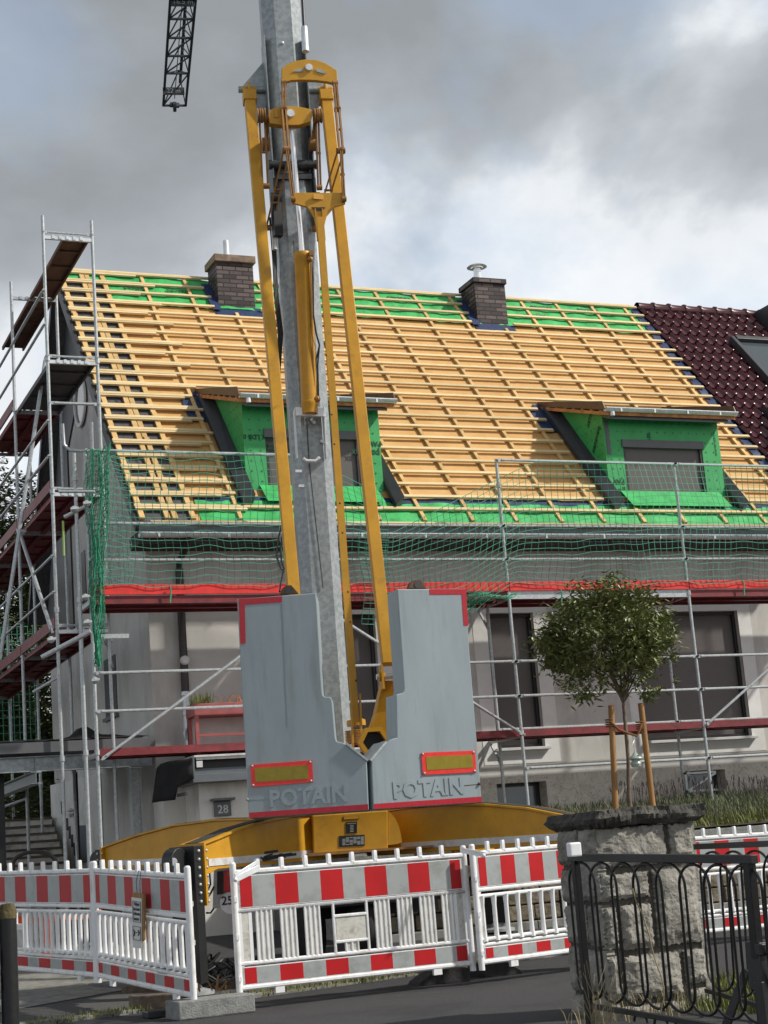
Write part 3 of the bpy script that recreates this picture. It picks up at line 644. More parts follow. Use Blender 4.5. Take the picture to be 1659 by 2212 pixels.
# ------------------------------------------------------------------ neighbour with maroon tiles
nb = thing('terraced_house', (20, 24, 0), 'adjoining house with glossy maroon tiled roof and skylight', 'house')
mb = MB(); mb.quad((RX+.01,FY+.01,0),(24.5,FY+.01,0),(24.5,FY+.01,5.8),(RX+.01,FY+.01,5.8)); mb.quad((24.5,FY,0),(24.5,YB,0),(24.5,YB,5.8),(24.5,FY,5.8)); mb.quad((24.5,YB+.02,0),(RX,YB+.02,0),(RX,YB+.02,5.8),(24.5,YB+.02,5.8))
mb.add([(24.5,FY,5.8),(24.5,YB,5.8),(24.5,YR,ZR-.2)],[(0,1,2)])
mb.build('wall', M['render_b'], nb, recalc=False)
mb = MB(); slab(RX+.02, 24.7, 0, SR-.05, -.1, -.01, mb); mb.prism([(RX+.02,YR,ZR),(RX+.02,YB+.5,EZ),(RX+.02,YB+.5,EZ-.15),(RX+.02,YR,ZR-.2)], V(7.6,0,0)); mb.build('roof_base', M['anthra'], nb)
tm = MB(); TW, TL = .2105, .328
prof = [(0,.022),(.02,.05),(.06,.072),(.10,.05),(.14,.016),(.30,.006),(.70,.004),(.92,.010),(1.0,.022)]
prof = [(0,.020),(.10,.052),(.20,.068),(.30,.052),(.40,.018),(.55,.008),(.80,.006),(1.0,.020)]
for r_ in range(22):
    s0 = 6.90-r_*.3275-.02
    for c in range(26):
        x = RX+.055+c*TW
        if s0 < 3 and x > 22: continue
        n = len(prof); vs = []
        for (sx, dh) in ((s0, .052), (s0+.05, .048), (s0+TL+.02, .012)):
            vs += [RP(x+u*TW, sx-(.045*math.sin(math.pi*min(1, max(0, (u-.40)/.6))) if sx == s0 else 0)+( -.0 ), dh+h_) for u, h_ in prof]
        vs += [RP(x+u*TW, s0-(.045*math.sin(math.pi*min(1, max(0, (u-.40)/.6)))), h_-.012) for u, h_ in prof]
        fs = [(n*k+i, n*k+i+1, n*(k+1)+i+1, n*(k+1)+i) for k in range(2) for i in range(n-1)]
        tm.add(vs[:3*n], fs, 0, True); o_ = len(tm.v); tm.add(vs[:n]+vs[3*n:], [(i+1, i, n+i, n+i+1) for i in range(n-1)], 0, False)
        tm.sphere(RP(x+.20*TW, s0+.012, .052+.055), .024, 6, 4)
tm.build('roof_tiles', M['tile'], nb, recalc=False)
mb = MB()
for k in range(20):
    x = RX+.05+k*.36
    mb.lathe((x, YR, ZR+.03), V(1,0,0), [(.115,0),(.105,.33),(.11,.34),(.135,.345),(.135,.38),(.11,.385)], 14)
mb.build('ridge_tiles', M['tile'], nb)
# skylight of the neighbour
a = roofxs(1568, 742); b = roofxs(1652, 838)
sx0, sx1, ss0, ss1 = a[0]+.02, a[0]+1.25, b[1]-.02, a[1]-.02
mb = MB(); slab(sx0, sx0+.09, ss0, ss1, .05, .19, mb); slab(sx1-.09, sx1, ss0, ss1, .05, .19, mb); slab(sx0+.09, sx1-.09, ss1-.12, ss1, .05, .21, mb); slab(sx0+.09, sx1-.09, ss0, ss0+.08, .05, .17, mb)
sk = mb.build('skylight', M['anthra'], nb, bevel=.01)
mb = MB(); slab(sx0+.09, sx1-.09, ss0+.08, ss1-.12, .10, .13, mb); mb.build('pane', M['glass'], sk)
# neighbour's dormer corner and chimney
a = roofxs(1607, 852)
xx0 = a[0]; mb = MB(); y0 = 22.46; mb.prism([(xx0+.15,y0,6.4),(xx0+.15,y0,7.9),(xx0+.15,24.3,8.5),(xx0+.15,24.3,8.3)], V(1.9,0,0)); dn = mb.build('dormer', M['anthra'], nb); 
mb = MB(); mb.prism([(xx0-.02,22.1,7.86),(xx0-.02,22.1,8.02),(xx0-.02,24.5,8.72),(xx0-.02,24.5,8.5)], V(2.2,0,0)); mb.build('dormer_roof', M['anthra'], dn)
p = at(1652, 690, Y=26.3); MB().box(p.x, p.x+.6, 26.0, 26.6, 10.3, at(1655, 652, Y=26.0).z).build('chimney', M['anthra'], nb, bevel=.01)
# ------------------------------------------------------------------ scaffold
YO, YI = 21.43, 22.16
SX = [4.88, 7.95, 11.02, 14.09, 17.16]; Z1, Z2 = 2.78, 4.78
sc = thing('scaffold', (8, 21.5, 0), 'galvanised tube scaffold with red decks wrapped around the house', 'scaffold')
TR = .0245
def pole(x, y, z0, z1, name='pole'):
    m = MB().tube((x,y,z0),(x,y,z1),TR,10)
    m.box(x-.07,x+.07,y-.07,y+.07,z0-.012,z0)
    for zz in (Z1-.02, Z2-.02, 6.4, 8.3):
        if z0 < zz < z1: m.lathe((x,y,zz-.04),V(0,0,1),[(TR,0),(.036,.002),(.036,.07),(TR,.072)],8)
    return m.build(name, M['galv'], sc)
def rail(p0, p1, name='guard_rail', r=.021):
    p0, p1 = Vector(p0), Vector(p1); d = (p1-p0).normalized(); m = MB()
    m.tube(p0+d*.07, p1-d*.07, r, 8)
    for p, s_ in ((p0, 1), (p1, -1)):
        m.beam(p+d*s_*.015, p+d*s_*.12, .014, .045); m.tube(p+V(0,-.045,0), p+V(0,.01,0), .016, 6)
    return m.build(name, M['galv'], sc)
def gzone(x, y): return tz(x, y) if (x > 7.3 and y > 18.6) else gz(x, y)
def sag(x): return .0
for i, x in enumerate(SX):
    pole(x, YO, gzone(x, YO)+.03, 6.80); pole(x, YI, gzone(x, YI)+.03, Z2+.0)
    for z in (Z1, Z2):
        m = MB(); m.box(x-.025,x+.025,YO,YI,z-.09,z-.04); 
        for k in range(5): m.box(x-.03,x+.03,YO+.1+k*.13,YO+.14+k*.13,z-.04,z-.03)
        m.build('transom', M['galv'], sc)
pole(4.73, YO, .38, 6.74)
def deck(x0, x1, y0, y1, z, m, along='x', th=.055, n=2, lab=None):
    mb = MB()
    for k in range(n):
        if along == 'x':
            a = y0+(y1-y0)*k/n+.005; b = y0+(y1-y0)*(k+1)/n-.005
            mb.box(x0+.03, x1-.03, a, b, z-.012, z); mb.box(x0+.03, x1-.03, a, a+.03, z-th, z-.013); mb.box(x0+.03, x1-.03, b-.03, b, z-th, z-.013)
            j = x0+.5
            while j < x1-.3: mb.box(j, j+.04, a+.031, b-.031, z-.04, z-.013); j += .62
        else:
            a = x0+(x1-x0)*k/n+.005; b = x0+(x1-x0)*(k+1)/n-.005
            mb.box(a, b, y0+.03, y1-.03, z-.012, z); mb.box(a, a+.03, y0+.03, y1-.03, z-th, z-.013); mb.box(b-.03, b, y0+.03, y1-.03, z-th, z-.013)
            j = y0+.5
            while j < y1-.3: mb.box(a+.031, b-.031, j, j+.04, z-.04, z-.013); j += .62
    o = mb.build('deck', m, sc)
    if lab: o['label'] = lab
    return o
for i in range(4):
    a, b = SX[i], SX[i+1]
    deck(a, b, YO+.04, YI, Z2, M['scafred'], th=.09)
    MB().box(a+.01, b-.01, YO-.045, YO-.015, Z2+.03, Z2+.165).build('toe_board', M['toered'], sc, bevel=.003)
    MB().box(a+.02, b-.02, YO-.012, YO+.03, Z2-.085, Z2+.02).build('deck_edge', M['galv'] if i == 2 else M['scafred'], sc)
    deck(a, b, YO+.04, YI, Z1, M['scafred'], th=.07)
    MB().box(a+.03, b-.03, YO-.02, YO+.03, Z1-.08, Z1+.02).build('deck_edge', M['scafred'], sc)
    for z in (Z1+.5, Z1+1.0, Z2+.5, Z2+1.0): rail((a,YO-.03,z),(b,YO-.03,z))
    if i != 1: rail((a,YO-.03,6.78),(b,YO-.03,6.78))
    if i >= 2: rail((a,YO-.03,2.25),(b,YO-.03,2.25)); rail((a,YI,Z1+.09),(b,YI,Z1+.09))
for (x0,z0_,x1,z1_) in ((4.92,2.66,7.93,4.66),(11.02,2.72,8.0,4.66),(14.1,2.74,17.1,4.7)): rail((x0,YO-.06,z0_),(x1,YO-.06,z1_),'brace')
# brackets toward the wall
for x, z in ((11.02, Z1), (11.02, Z2), (14.09, Z2), (5.3, 4.4)):
    MB().box(x-.02,x+.02,YI,YI+.34,z-.09,z-.04).beam((x,YI,z-.45),(x,YI+.3,z-.08),.03,.03).build('bracket', M['galv'], sc)
# small adjustable bracket standing by the cellar window
p = at(1482, 1712, Y=22.0); q = at(1545, 1665, Y=22.0)
m = MB().box(p.x,q.x,21.98,22.02,p.z,p.z+.03).box(p.x,p.x+.035,21.98,22.02,p.z,q.z).box(p.x,q.x,21.98,22.02,q.z-.03,q.z).beam((p.x+.03,22,p.z+.02),(q.x,22,q.z-.03),.03,.03)
for t_ in (.15,.9): m.tube((p.x+(q.x-p.x)*t_,22,q.z-.06),(p.x+(q.x-p.x)*t_,22,q.z+.1),.012,6)
m.build('foot_bracket', M['galv'], sc)
# gable side
GY = [22.2, 24.77, 27.34, 29.9]; GO, GI = 4.58, 5.28
GZ = [4.50, 6.40, 8.30, 10.14]
for j, y in enumerate(GY):
    top = [10.42, 10.36, 9.3, 7.4][j]
    pole(GO, y, .40, top); pole(GI, y, .40, [10.40, 10.2, 9.0, 7.4][j])
    for z in GZ:
        if z > top: continue
        m = MB().box(GO,GI,y-.02,y+.02,z-.07,z-.02)
        for k in range(5): m.box(GO+.12+k*.1,GO+.16+k*.1,y-.03,y-.02,z-.06,z-.01)
        m.build('transom', M['zinc'] if j == 0 else M['galv'], sc)
        if j == 0: rail((GO,y,z+.04),(GI,y,z+.04), r=.015)
rail((GO,22.2,7.66),(GI,22.2,7.66))
for j in range(3):
    y0, y1 = GY[j], GY[j+1]
    for k, z in enumerate(GZ):
        if z > [10.5, 10.3, 7.5][j]: continue
        if k == 3: deck(4.86, 5.24, y0, y1, z, M['ply'], 'y', .06, 1, 'brown plywood top deck')
        elif k == 2 and j == 0: deck(GO+.03, GI-.02, y0, y1, z, mat('grey_deck', (.06,.06,.062), .6, var=.2), 'y', .07, 1, 'dark grey deck')
        else:
            deck(GO+.03, GI-.02, y0, y1, z, M['scafred'], 'y', .07, 2)
            MB().box(GO-.03, GO-.005, y0+.02, y1-.02, z+.01, z+.16).build('toe_board', M['scafred'], sc)
        for hh in (.5, 1.0):
            if k < 3: rail((GO-.03,y0,z+hh),(GO-.03,y1,z+hh))
rail((GO,24.77,2.4),(GO,27.3,2.4))
for (a, b, d0, d1, r_) in (((99,769),(0,1423),24.5,23.4,.03), ((41.6,1147),(113,1366),24.6,22.0,.026)):
    rail(dp(*a,d0), dp(*b,d1), 'brace', r_)
# bracing poles at the corner
def tubez(pts, d, r=.022, name='brace'):
    return MB().path([dp(p[0],p[1],d) for p in pts], r, 8).build(name, M['galv'], sc)
tubez([(135,915),(138,960),(150,972),(182,974)], 21.4); tubez([(198,912),(199,970)], 21.4, .02); tubez([(127,1062),(205,1062)], 21.2, .02)
tubez([(139,1117),(184,1094)], 21.0, .024); tubez([(90,1625-205),(196,1364)], 20.2, .03)
tubez([(136,1125),(138,1200)], 21.0, .014).data.materials[0] = M['yelltag']
tubez([(71,1495),(130,1460)], 22.5, .02)
m = MB()
for (x, y, d) in ((187,1088,21), (188,1345,20.6), (184,1290,20.8), (160,1100,20.9), (205,1470,20.8), (110,1382,20.3), (48,1150,24.5)):
    c = dp(x, y, d); m.sphere(c, .045, 7, 5); m.beam(c+V(-.05,-.04,0), c+V(.05,-.04,.01), .03, .03)
m.build('couplers', M['galv'], sc)['kind'] = 'stuff'
MB().box(dp(232,1365,21.6).x, dp(300,1365,21.6).x, 21.5, 21.54, dp(260,1368,21.6).z, dp(260,1358,21.6).z).build('transom', M['galv'], sc)

# ------------------------------------------------------------------ nets
def net(name, P, nu, nv, r, m, label, cat='safety net', kind=None, group=None, jit=0.0, skip=0, seed=2):
    rn = random.Random(seed); mb = MB()
    G = [[Vector(P(i/nu, j/nv))+V(rn.uniform(-jit,jit), rn.uniform(-jit,jit), rn.uniform(-jit,jit)) for j in range(nv+1)] for i in range(nu+1)]
    for i in range(nu+1): mb.path(G[i], r, 3, cap=False)
    for j in range(nv+1): mb.path([G[i][j] for i in range(nu+1)], r*(1.25 if j in (0, nv) else 1), 3, cap=False)
    return tag(mb.build(name, m, recalc=False), label, cat, group)
def wob(x): return .025*math.sin(x*5.1)+.015*math.sin(x*11.7+1)
def netA(u, v):
    x = 4.93+u*4.2; t = 6.77+.02*math.sin(x*9); b = 4.93+wob(x)
    if x > 7.7: t -= (x-7.7)*.35
    return (x+.03*math.sin(v*9+x), 21.36-.03*math.sin(math.pi*v)*(1+.5*math.sin(x*2.3)), b+(t-b)*v)
net('safety_net', netA, 40, 18, .0044, M['net'], 'green safety net over the roof edge left of the crane mast')
def sm(a, b, x): t = max(0, min(1, (x-a)/(b-a))); return t*t*(3-2*t)
def netB(u, v):
    x = 8.7+u*8.6
    t = 5.66+1.10*max(0, min(1, (x-9.2)/2.45)); b = 4.34+.56*sm(10.2, 11.35, x)+wob(x)*.8
    bul = .08*math.sin(math.pi*v)*(1+.4*math.sin(x*1.9))
    dr = .18*math.sin(math.pi*v)*math.exp(-((x-11.6)/1.3)**2)
    return (x+(.25*(1-v)*math.exp(-((x-10.6)/1.2)**2))*-1+.03*math.sin(v*8+x*2), 21.35-bul, b+(t-b)*v-dr*.6)
net('safety_net', netB, 84, 18, .0044, M['net'], 'green safety net sagging from the rail right of the crane mast')
def netC(u, v):
    w = .10+.26*v**1.5; x = 4.86+u*w+.02*math.sin(v*14+u*5)
    z = 3.86+2.9*v+.05*math.sin(u*9)
    return (x, 21.30+.12*math.sin(u*17+v*3)*(.3+v), z)
o = net('safety_net', netC, 30, 44, .0052, M['netdk'], 'bunched dark green net end hanging at the corner scaffold pole', jit=.014)
def netF(u, v):
    x = 9.1+1.95*u
    return (x, 21.2+.12*math.sin(u*12+v*4)+.25*v, 4.30+.42*u+(.12+.22*(1-u))*v+.03*math.sin(u*19))
net('safety_net', netF, 26, 9, .006, M['netdk'], 'slack bunched green net fold hanging under the red toe board beside the right ballast block', jit=.02)
def netD(u, v): return (5.0+u*.55, 21.3+u*.5+.05*math.sin(v*7), 4.95+1.8*v)
net('safety_net', netD, 7, 20, .004, M['net'], 'short green net return closing the corner behind the bunched end', jit=.02)
def netE(u, v): return (3.9+u*1.9, 30.4+.1*math.sin(u*5), 3.6+v*2.2)
net('safety_net', netE, 20, 16, .006, M['net'], 'distant green net hanging on the rear scaffold bay at far left')
mb_all = []
for i, (px, py) in enumerate(((368,1275), (1212,1280), (1318,1262), (1606,1262))):
    mb = MB(); c = at(px, py, Y=21.34)
    mb.path([c+V(.01*math.sin(k),0.0,.05-k*.045) for k in range(6)], .012, 5)
    tag(mb.build('net_tie', M['net']), ['green ribbon knotted on the toe board left of the crane', 'green ribbon beside the tree crown', 'green ribbon above the tree crown', 'green ribbon hanging from the toe board at far right'][i], 'tie')

# ------------------------------------------------------------------ crane
CA = math.radians(13); cb = V(math.sin(CA), math.cos(CA), 0); ca = V(math.cos(CA), -math.sin(CA), 0); UZ = V(0,0,1)
HD = V(math.sin(YAW), math.cos(YAW), 0)
MP = dp(700, 1400, 18.3); MP.z = 0
cr = thing('tower_crane', (MP.x, MP.y, .15), 'self erecting tower crane with grey mast, yellow struts and grey ballast blocks', 'crane')
def PL(px, py, off=0.0): return onp(px, py, MP-cb*off, cb)
def octa(c, w, ch, z0, z1, mb, w1=None):
    w1 = w1 or w
    P = []
    for z, ww in ((z0, w), (z1, w1)):
        h = ww/2; q = h-ch
        for a, b in ((-q,-h),(q,-h),(h,-q),(h,q),(q,h),(-q,h),(-h,q),(-h,-q)): P.append(c+ca*a+cb*b+UZ*z)
    mb.add(P, [tuple(range(8)), tuple(range(15,7,-1))]+[(i,(i+1)%8,8+(i+1)%8,8+i) for i in range(8)])
zj = PL(620, 392).z
mb = MB(); octa(MP, .44, .105, 1.5, zj-.05, mb); mast = mb.build('mast', M['mast'], cr)
# upper mast is narrower at the fold and then full width
mb = MB(); zt_ = PL(615, 265).z; octa(MP+V(0,0,0), .40, .09, zj+.02, zt_, mb); octa(MP, .47, .135, zt_+.002, 20.5, mb); mb.build('mast', M['mast'], cr)
mb = MB(); octa(MP-cb*.0, .52, .12, 20.5, 21.3, mb, .3); mb.build('mast_head', M['mast'], cr)
# fold joint: plates and pins
mb = MB()
for s_ in (-1, 1):
    c = MP+ca*(.235*s_)
    P = [(-.16,-.62),(.16,-.62),(.22,-.1),(.18,.25),(.12,.9),(-.12,.9),(-.2,.25),(-.24,-.1)]
    mb.prism([c-ca*.012+cb*a+UZ*(zj+b) for a, b in P], ca*.024)
    for b in (-.28, .12): mb.tube(c-cb*.2+UZ*(zj+b)-ca*.05, c-cb*.2+UZ*(zj+b)+ca*.05, .055, 12)
mb.tube(MP-cb*.24-ca*.28+UZ*(zj+.1), MP-cb*.24+ca*.28+UZ*(zj+.1), .045, 12); mb.tube(MP-cb*.24+ca*.05+UZ*(zj+.1), MP-cb*.24+ca*.16+UZ*(zj+.1), .06, 12)
mb.beam(MP-cb*.235-ca*.2+UZ*(zj-.05), MP-cb*.235+ca*.2+UZ*(zj-.05), .05, .06)
mb.build('fold_joint', M['mastdark'], cr)
# side lugs (ears) at the strut heads
ze = PL(545, 197).z
mb = MB()
for s_ in (-1, 1):
    mb.prism([MP+ca*s_*.23-cb*.02+UZ*(ze+.38), MP+ca*s_*.50-cb*.02+UZ*(ze+.06), MP+ca*s_*.50-cb*.02+UZ*(ze-.03), MP+ca*s_*.23-cb*.02+UZ*(ze-.42)], cb*.03)
    mb.tube(MP+ca*s_*.22-cb*.04+UZ*ze, MP+ca*s_*.56-cb*.04+UZ*ze, .04, 12)
    mb.prism([MP+ca*(s_*.232)-cb*.25+UZ*(ze+.6), MP+ca*(s_*.232)-cb*.25+UZ*(ze-1.2), MP+ca*(s_*.232)+cb*.1+UZ*(ze-1.2), MP+ca*(s_*.232)+cb*.1+UZ*(ze+.6)], ca*s_*.012)
mb.build('strut_lugs', M['mast'], cr)
# stiffener outlines, bolts, small brackets on the mast
mb = MB()
for (px, py) in ((610,93), (613,195)): mb.sphere(PL(px, py, .235), .022, 8, 5)
for (a, b) in (((692,952),(708,960)), ((686,882),(700,884)), ((672,905),(680,915)), ((638,1018),(652,1018)), ((645,1050),(657,1050))): mb.beam(PL(*a,.25), PL(*b,.25), .03, .03)
mb.build('mast_cleats', M['zinc'], cr)
# long cable conduit down the mast face and hoses at its left side
mb = MB()
mb.path([PL(634,520,.235), PL(655,760,.235), PL(668,1000,.235), PL(698,1270,.235)], .006, 5)
mb.build('mast_seam', M['mastdark'], cr)
mb = MB()
for k in range(3):
    mb.path([PL(583+k*5,470+k*15,.1), PL(590+k*3,560,.15), PL(594+k*3,640,.2), PL(602+k*4,720,.2), PL(600+k*2,800,.2), PL(607,900,.2)], .013, 6)
mb.path([PL(612,1120,.3), PL(602,1160,.3), PL(597,1200,.32), PL(606,1228,.35), PL(612,1232,.4), PL(606,1262,.9), PL(604,1278,1.2)], .010, 6)
mb.path([PL(616,1130,.3), PL(606,1180,.3), PL(608,1215,.32), PL(614,1230,.35)], .010, 6)
mb.box(*(lambda c: (c.x-.05,c.x+.05,c.y-.05,c.y+.05,c.z-.2,c.z+.2))(PL(598,475,.3)))
mb.build('hoses', M['black'], cr)
mb = MB().tube(PL(591,490,.25), PL(594,540,.25), .03, 8).tube(PL(602,560,.1), PL(606,660,.1), .012, 6)
mb.build('small_ram', M['zinc'], cr)
# cradle for the cylinder foot
mb = MB()
c0, c1 = PL(666, 895, .30), PL(672, 990, .30)
for s_ in (-.085*1.9, .085*1.9):
    mb.prism([c0+ca*s_-cb*.10+UZ*.06, c0+ca*s_+cb*.08+UZ*.06, c1+ca*s_+cb*.08, c1+ca*s_-cb*.02], ca*.012)
mb.box(*(lambda c: (c.x-.17,c.x+.17,c.y-.03,c.y-.0,c.z-.04,c.z+.06))(PL(670, 893, .42)))
mb.path([PL(654,990,.36), PL(662,996,.36), PL(682,996,.36), PL(690,988,.36)], .022, 8)
mb.build('cylinder_cradle', M['zinc'], cr, bevel=.004)
# yellow tie struts
mb0 = []
def strut(a, b, offa, offb, w, h, name='tie_strut'):
    p0, p1 = PL(*a, offa), PL(*b, offb); m = MB(); m.beam(p0, p1, w, h, up=cb)
    d = (p1-p0).normalized()
    m.beam(p0-d*.0, p0+d*.14, w+.03, h+.03, up=cb); m.beam(p0-d*.10, p0+d*.02, .03, h+.03, up=cb); m.tube(p0-d*.05-ca*.09, p0-d*.05+ca*.09, .03, 10)
    return m.build(name, M['yellow'], cr, bevel=.006), p0, p1
strut((538,200),(636,1300),.06,1.10,.125,.13)
_, p0, p1 = strut((703,200),(838,1435),.06,1.10,.125,.13)
m = MB(); q0, q1 = PL(838,1436,1.1), PL(842,1478,1.1)
for s_ in (-.075, .075): m.beam(q0+ca*s_, q1+ca*s_+V(0,0,-.05), .022, .13, up=cb); m.tube(q0+V(0,0,-.12)+ca*(s_-.03), q0+V(0,0,-.12)+ca*(s_+.03), .05, 12)
m.build('strut_fork', M['yellow'], cr)
MB().tube(q0+V(0,0,-.12)-ca*.13, q0+V(0,0,-.12)+ca*.13, .03, 12).build('pin', M['chrome'], cr)
# leg below the fork down to the turret
m = MB(); q2 = PL(845,1480,1.1)
m.prism([PL(827,1470,1.03), PL(857,1470,1.03), PL(872,1530,.95), PL(880,1640,.9), PL(790,1620,.9), PL(795,1590,.92), PL(812,1540,.95)], cb*.22)
m.build('strut_base', M['yellow'], cr, bevel=.008)
m = MB(); m.lathe(PL(806,1604,1.12), -cb, [(.12,0),(.17,0),(.17,.10),(.12,.10),(.12,0)], 6); m.build('hex_housing', M['yellow'], cr); MB().lathe(PL(806,1604,1.12), -cb, [(0,.02),(.115,.02)], 12).build('housing_bore', M['black'], cr)
m = MB()
for k in range(9): m.lathe(PL(768,1580,.5)+V(0,0,-.012*k*1.3), V(0,0,1), [(.10,0),(.115,.003),(.115,.008),(.10,.011)], 14)
m.lathe(PL(770,1568,.5), V(0,0,1), [(0,0),(.1,0),(.1,.06),(.05,.08),(0,.08)], 14)
m.build('slew_motor', M['yellow'], cr)
# slim middle pendant from the Y plate down
def flat(px, pts_off, th, m_, name, parent=cr, bevel=.004):
    P = [PL(a, b, pts_off) for a, b in px]; return MB().prism(P, cb*th).build(name, m_, parent, bevel=bevel)
m = MB(); m.beam(PL(691,470,.80), PL(768,1560,.95), .075, .05, up=cb)
for s_ in (-.045, .045): m.beam(PL(768,1500,.95)+ca*s_, PL(772,1625,1.0)+ca*s_, .018, .06, up=cb)
for s_ in (-.05, .05): m.beam(PL(688,452,.80)+ca*s_*.8, PL(694,520,.80)+ca*s_*.8, .012, .05, up=cb)
m.build('pendant_bar', M['yellow'], cr)
m = MB()
for k in range(14):
    t = k/13; c = PL(691+77*t*.99+2, 640+ (1470-640)*t, .98+.0)
    if k % 3: m.sphere(c-cb*0.0, .012, 6, 4)
m.build('bolts', M['rust'], cr)['kind'] = 'stuff'
yp = flat([(631,416),(746,416),(746,440),(722,447),(706,466),(701,487),(683,487),(678,468),(664,447),(631,438)], .80, .035, M['yellow'], 'y_plate')
MB().prism([PL(672,448,.805),PL(703,448,.805),PL(697,454,.805),PL(687,455,.805),PL(677,452,.805)], cb*-.006).build('slot', M['black'], yp)
MB().box(*(lambda c: (c.x-.06,c.x+.06,c.y-.012,c.y+.0,c.z-.03,c.z+.03))(PL(687,426,.805))).build('lug_plate', M['yellow'], yp, bevel=.003)
# arched upper yoke and lower yoke
yu = flat([(609,147),(622,138),(640,131),(660,128),(682,129),(703,136),(728,152),(729,181),(706,176),(680,173),(650,172),(630,173),(609,179)], .62, .06, M['yellow'], 'upper_yoke')
for P in ([(631,155),(644,149),(653,148),(654,155)], [(681,148),(694,151),(706,157),(701,160),(684,155)]):
    MB().prism([PL(a,b,.625) for a,b in P], cb*-.006).build('slot', M['pgrey'], yu)
MB().lathe(PL(667,147,.62), -cb, [(0,.03),(.04,.03),(.045,0)], 16).build('pin', M['zinc'], yu)
yl = flat([(581,238),(600,231),(625,229),(650,231),(672,236),(676,246),(672,262),(645,270),(610,270),(583,266),(580,250)], .60, .10, M['yellow'], 'lower_yoke')
MB().lathe(PL(627,246,.60), -cb, [(0,.03),(.045,.03),(.05,0)], 16).build('pin', M['zinc'], yl)
MB().box(*(lambda c: (c.x-.025,c.x+.025,c.y-.012,c.y+.0,c.z-.05,c.z+.05))(PL(597,246,.60))).build('lug_plate', M['yellow'], yl, bevel=.003)
# sheaves of the lower yoke and folding links
for px in (559, 569, 682, 691):
    m = MB(); c = PL(px, 250, .56); m.lathe(c-ca*.022, ca, [(0,0),(.085,0),(.085,.012),(.07,.022),(.085,.032),(.085,.044),(0,.044)], 16); m.build('sheave', M['yellowdk'], cr)
for (px, py) in ((574,312), (676,312)): MB().lathe(PL(px,py,.3)-ca*.04, ca, [(0,0),(.08,0),(.08,.08),(0,.08)], 14).build('roller', M['yellowdk'], cr)
def link(a, b, oa, ob, name='link', w=.020, gap=.05, m_='yellowdk', h=.055):
    p0, p1 = PL(*a, oa), PL(*b, ob); m = MB()
    for s_ in (-gap/2, gap/2): m.beam(p0+ca*s_, p1+ca*s_, w, h, up=cb)
    d = p1-p0
    for t in (.0, .5, 1.0): m.tube(p0+d*t-ca*(gap/2+.015), p0+d*t+ca*(gap/2+.015), .014 if 0 < t < 1 else .034, 10)
    return m.build(name, M[m_], cr)
link((613,178),(613,236),.60,.62, gap=.03); link((724,180),(729,236),.60,.62, gap=.03)
link((613,236),(620,322),.62,.78, gap=.04); link((729,236),(737,324),.62,.78, gap=.04)
link((620,324),(633,430),.78,.82, gap=.02, w=.012); link((737,324),(743,430),.78,.82, gap=.02, w=.012)
link((619,326),(582,492),.74,.20, gap=.07); link((736,326),(684,495),.70,.20, gap=.07)
link((566,256),(573,402),.50,.28, gap=.06, h=.03); link((685,256),(690,405),.50,.28, gap=.03, h=.03)
link((578,258),(574,312),.50,.3, gap=.02); link((681,258),(676,312),.50,.3, gap=.02)
# hydraulic cylinder
m = MB(); c0, c1 = PL(653,548,.46), PL(669,875,.46)
ax = (c0-c1).normalized(); ll = (c0-c1).length
m.lathe(c1, ax, [(0,-.10),(.085,-.10),(.09,-.02),(.099,0),(.099,.03),(.094,.035),(.094,ll-.06),(.101,ll-.05),(.101,ll),(.098,ll+.004),(0,ll+.005)], 24)
hc = m.build('hydraulic_cylinder', M['yellow'], cr)
MB().tube(c0-ax*.1, PL(627,250,.50), .032, 16).build('rod', M['chrome'], hc)
m = MB(); m.path([PL(672,560,.55), PL(676,600,.55), PL(677,680,.55), PL(683,720,.55), PL(690,745,.5), PL(686,790,.5), PL(688,860,.5)], .010, 6); m.path([PL(690,745,.5), PL(682,780,.5), PL(681,850,.5)], .008, 6)
m.build('hose', M['black'], hc)
m = MB(); m.path([PL(671,545,.56), PL(673,640,.56), PL(675,740,.56), PL(680,850,.52)], .010, 6); m.sphere(PL(670,560,.56), .035, 8, 6); m.sphere(PL(685,862,.52), .04, 8, 6); m.beam(PL(668,548,.56), PL(676,548,.56), .05, .06)
m.build('oil_pipe', M['yellowdk'], hc)
# hoist rope
r0 = PL(661,128,.58); rt = PL(652,-40,.50); dd = (rt-r0).normalized()
MB().tube(r0+dd*.10, r0+dd*.42, .042, 12, r1=.038).build('rope_socket', M['zinc'], cr)
MB().tube(r0+dd*.40, r0+dd*((19.8-r0.z)/dd.z), .021, 8).build('rope', M['mastdark'], cr)
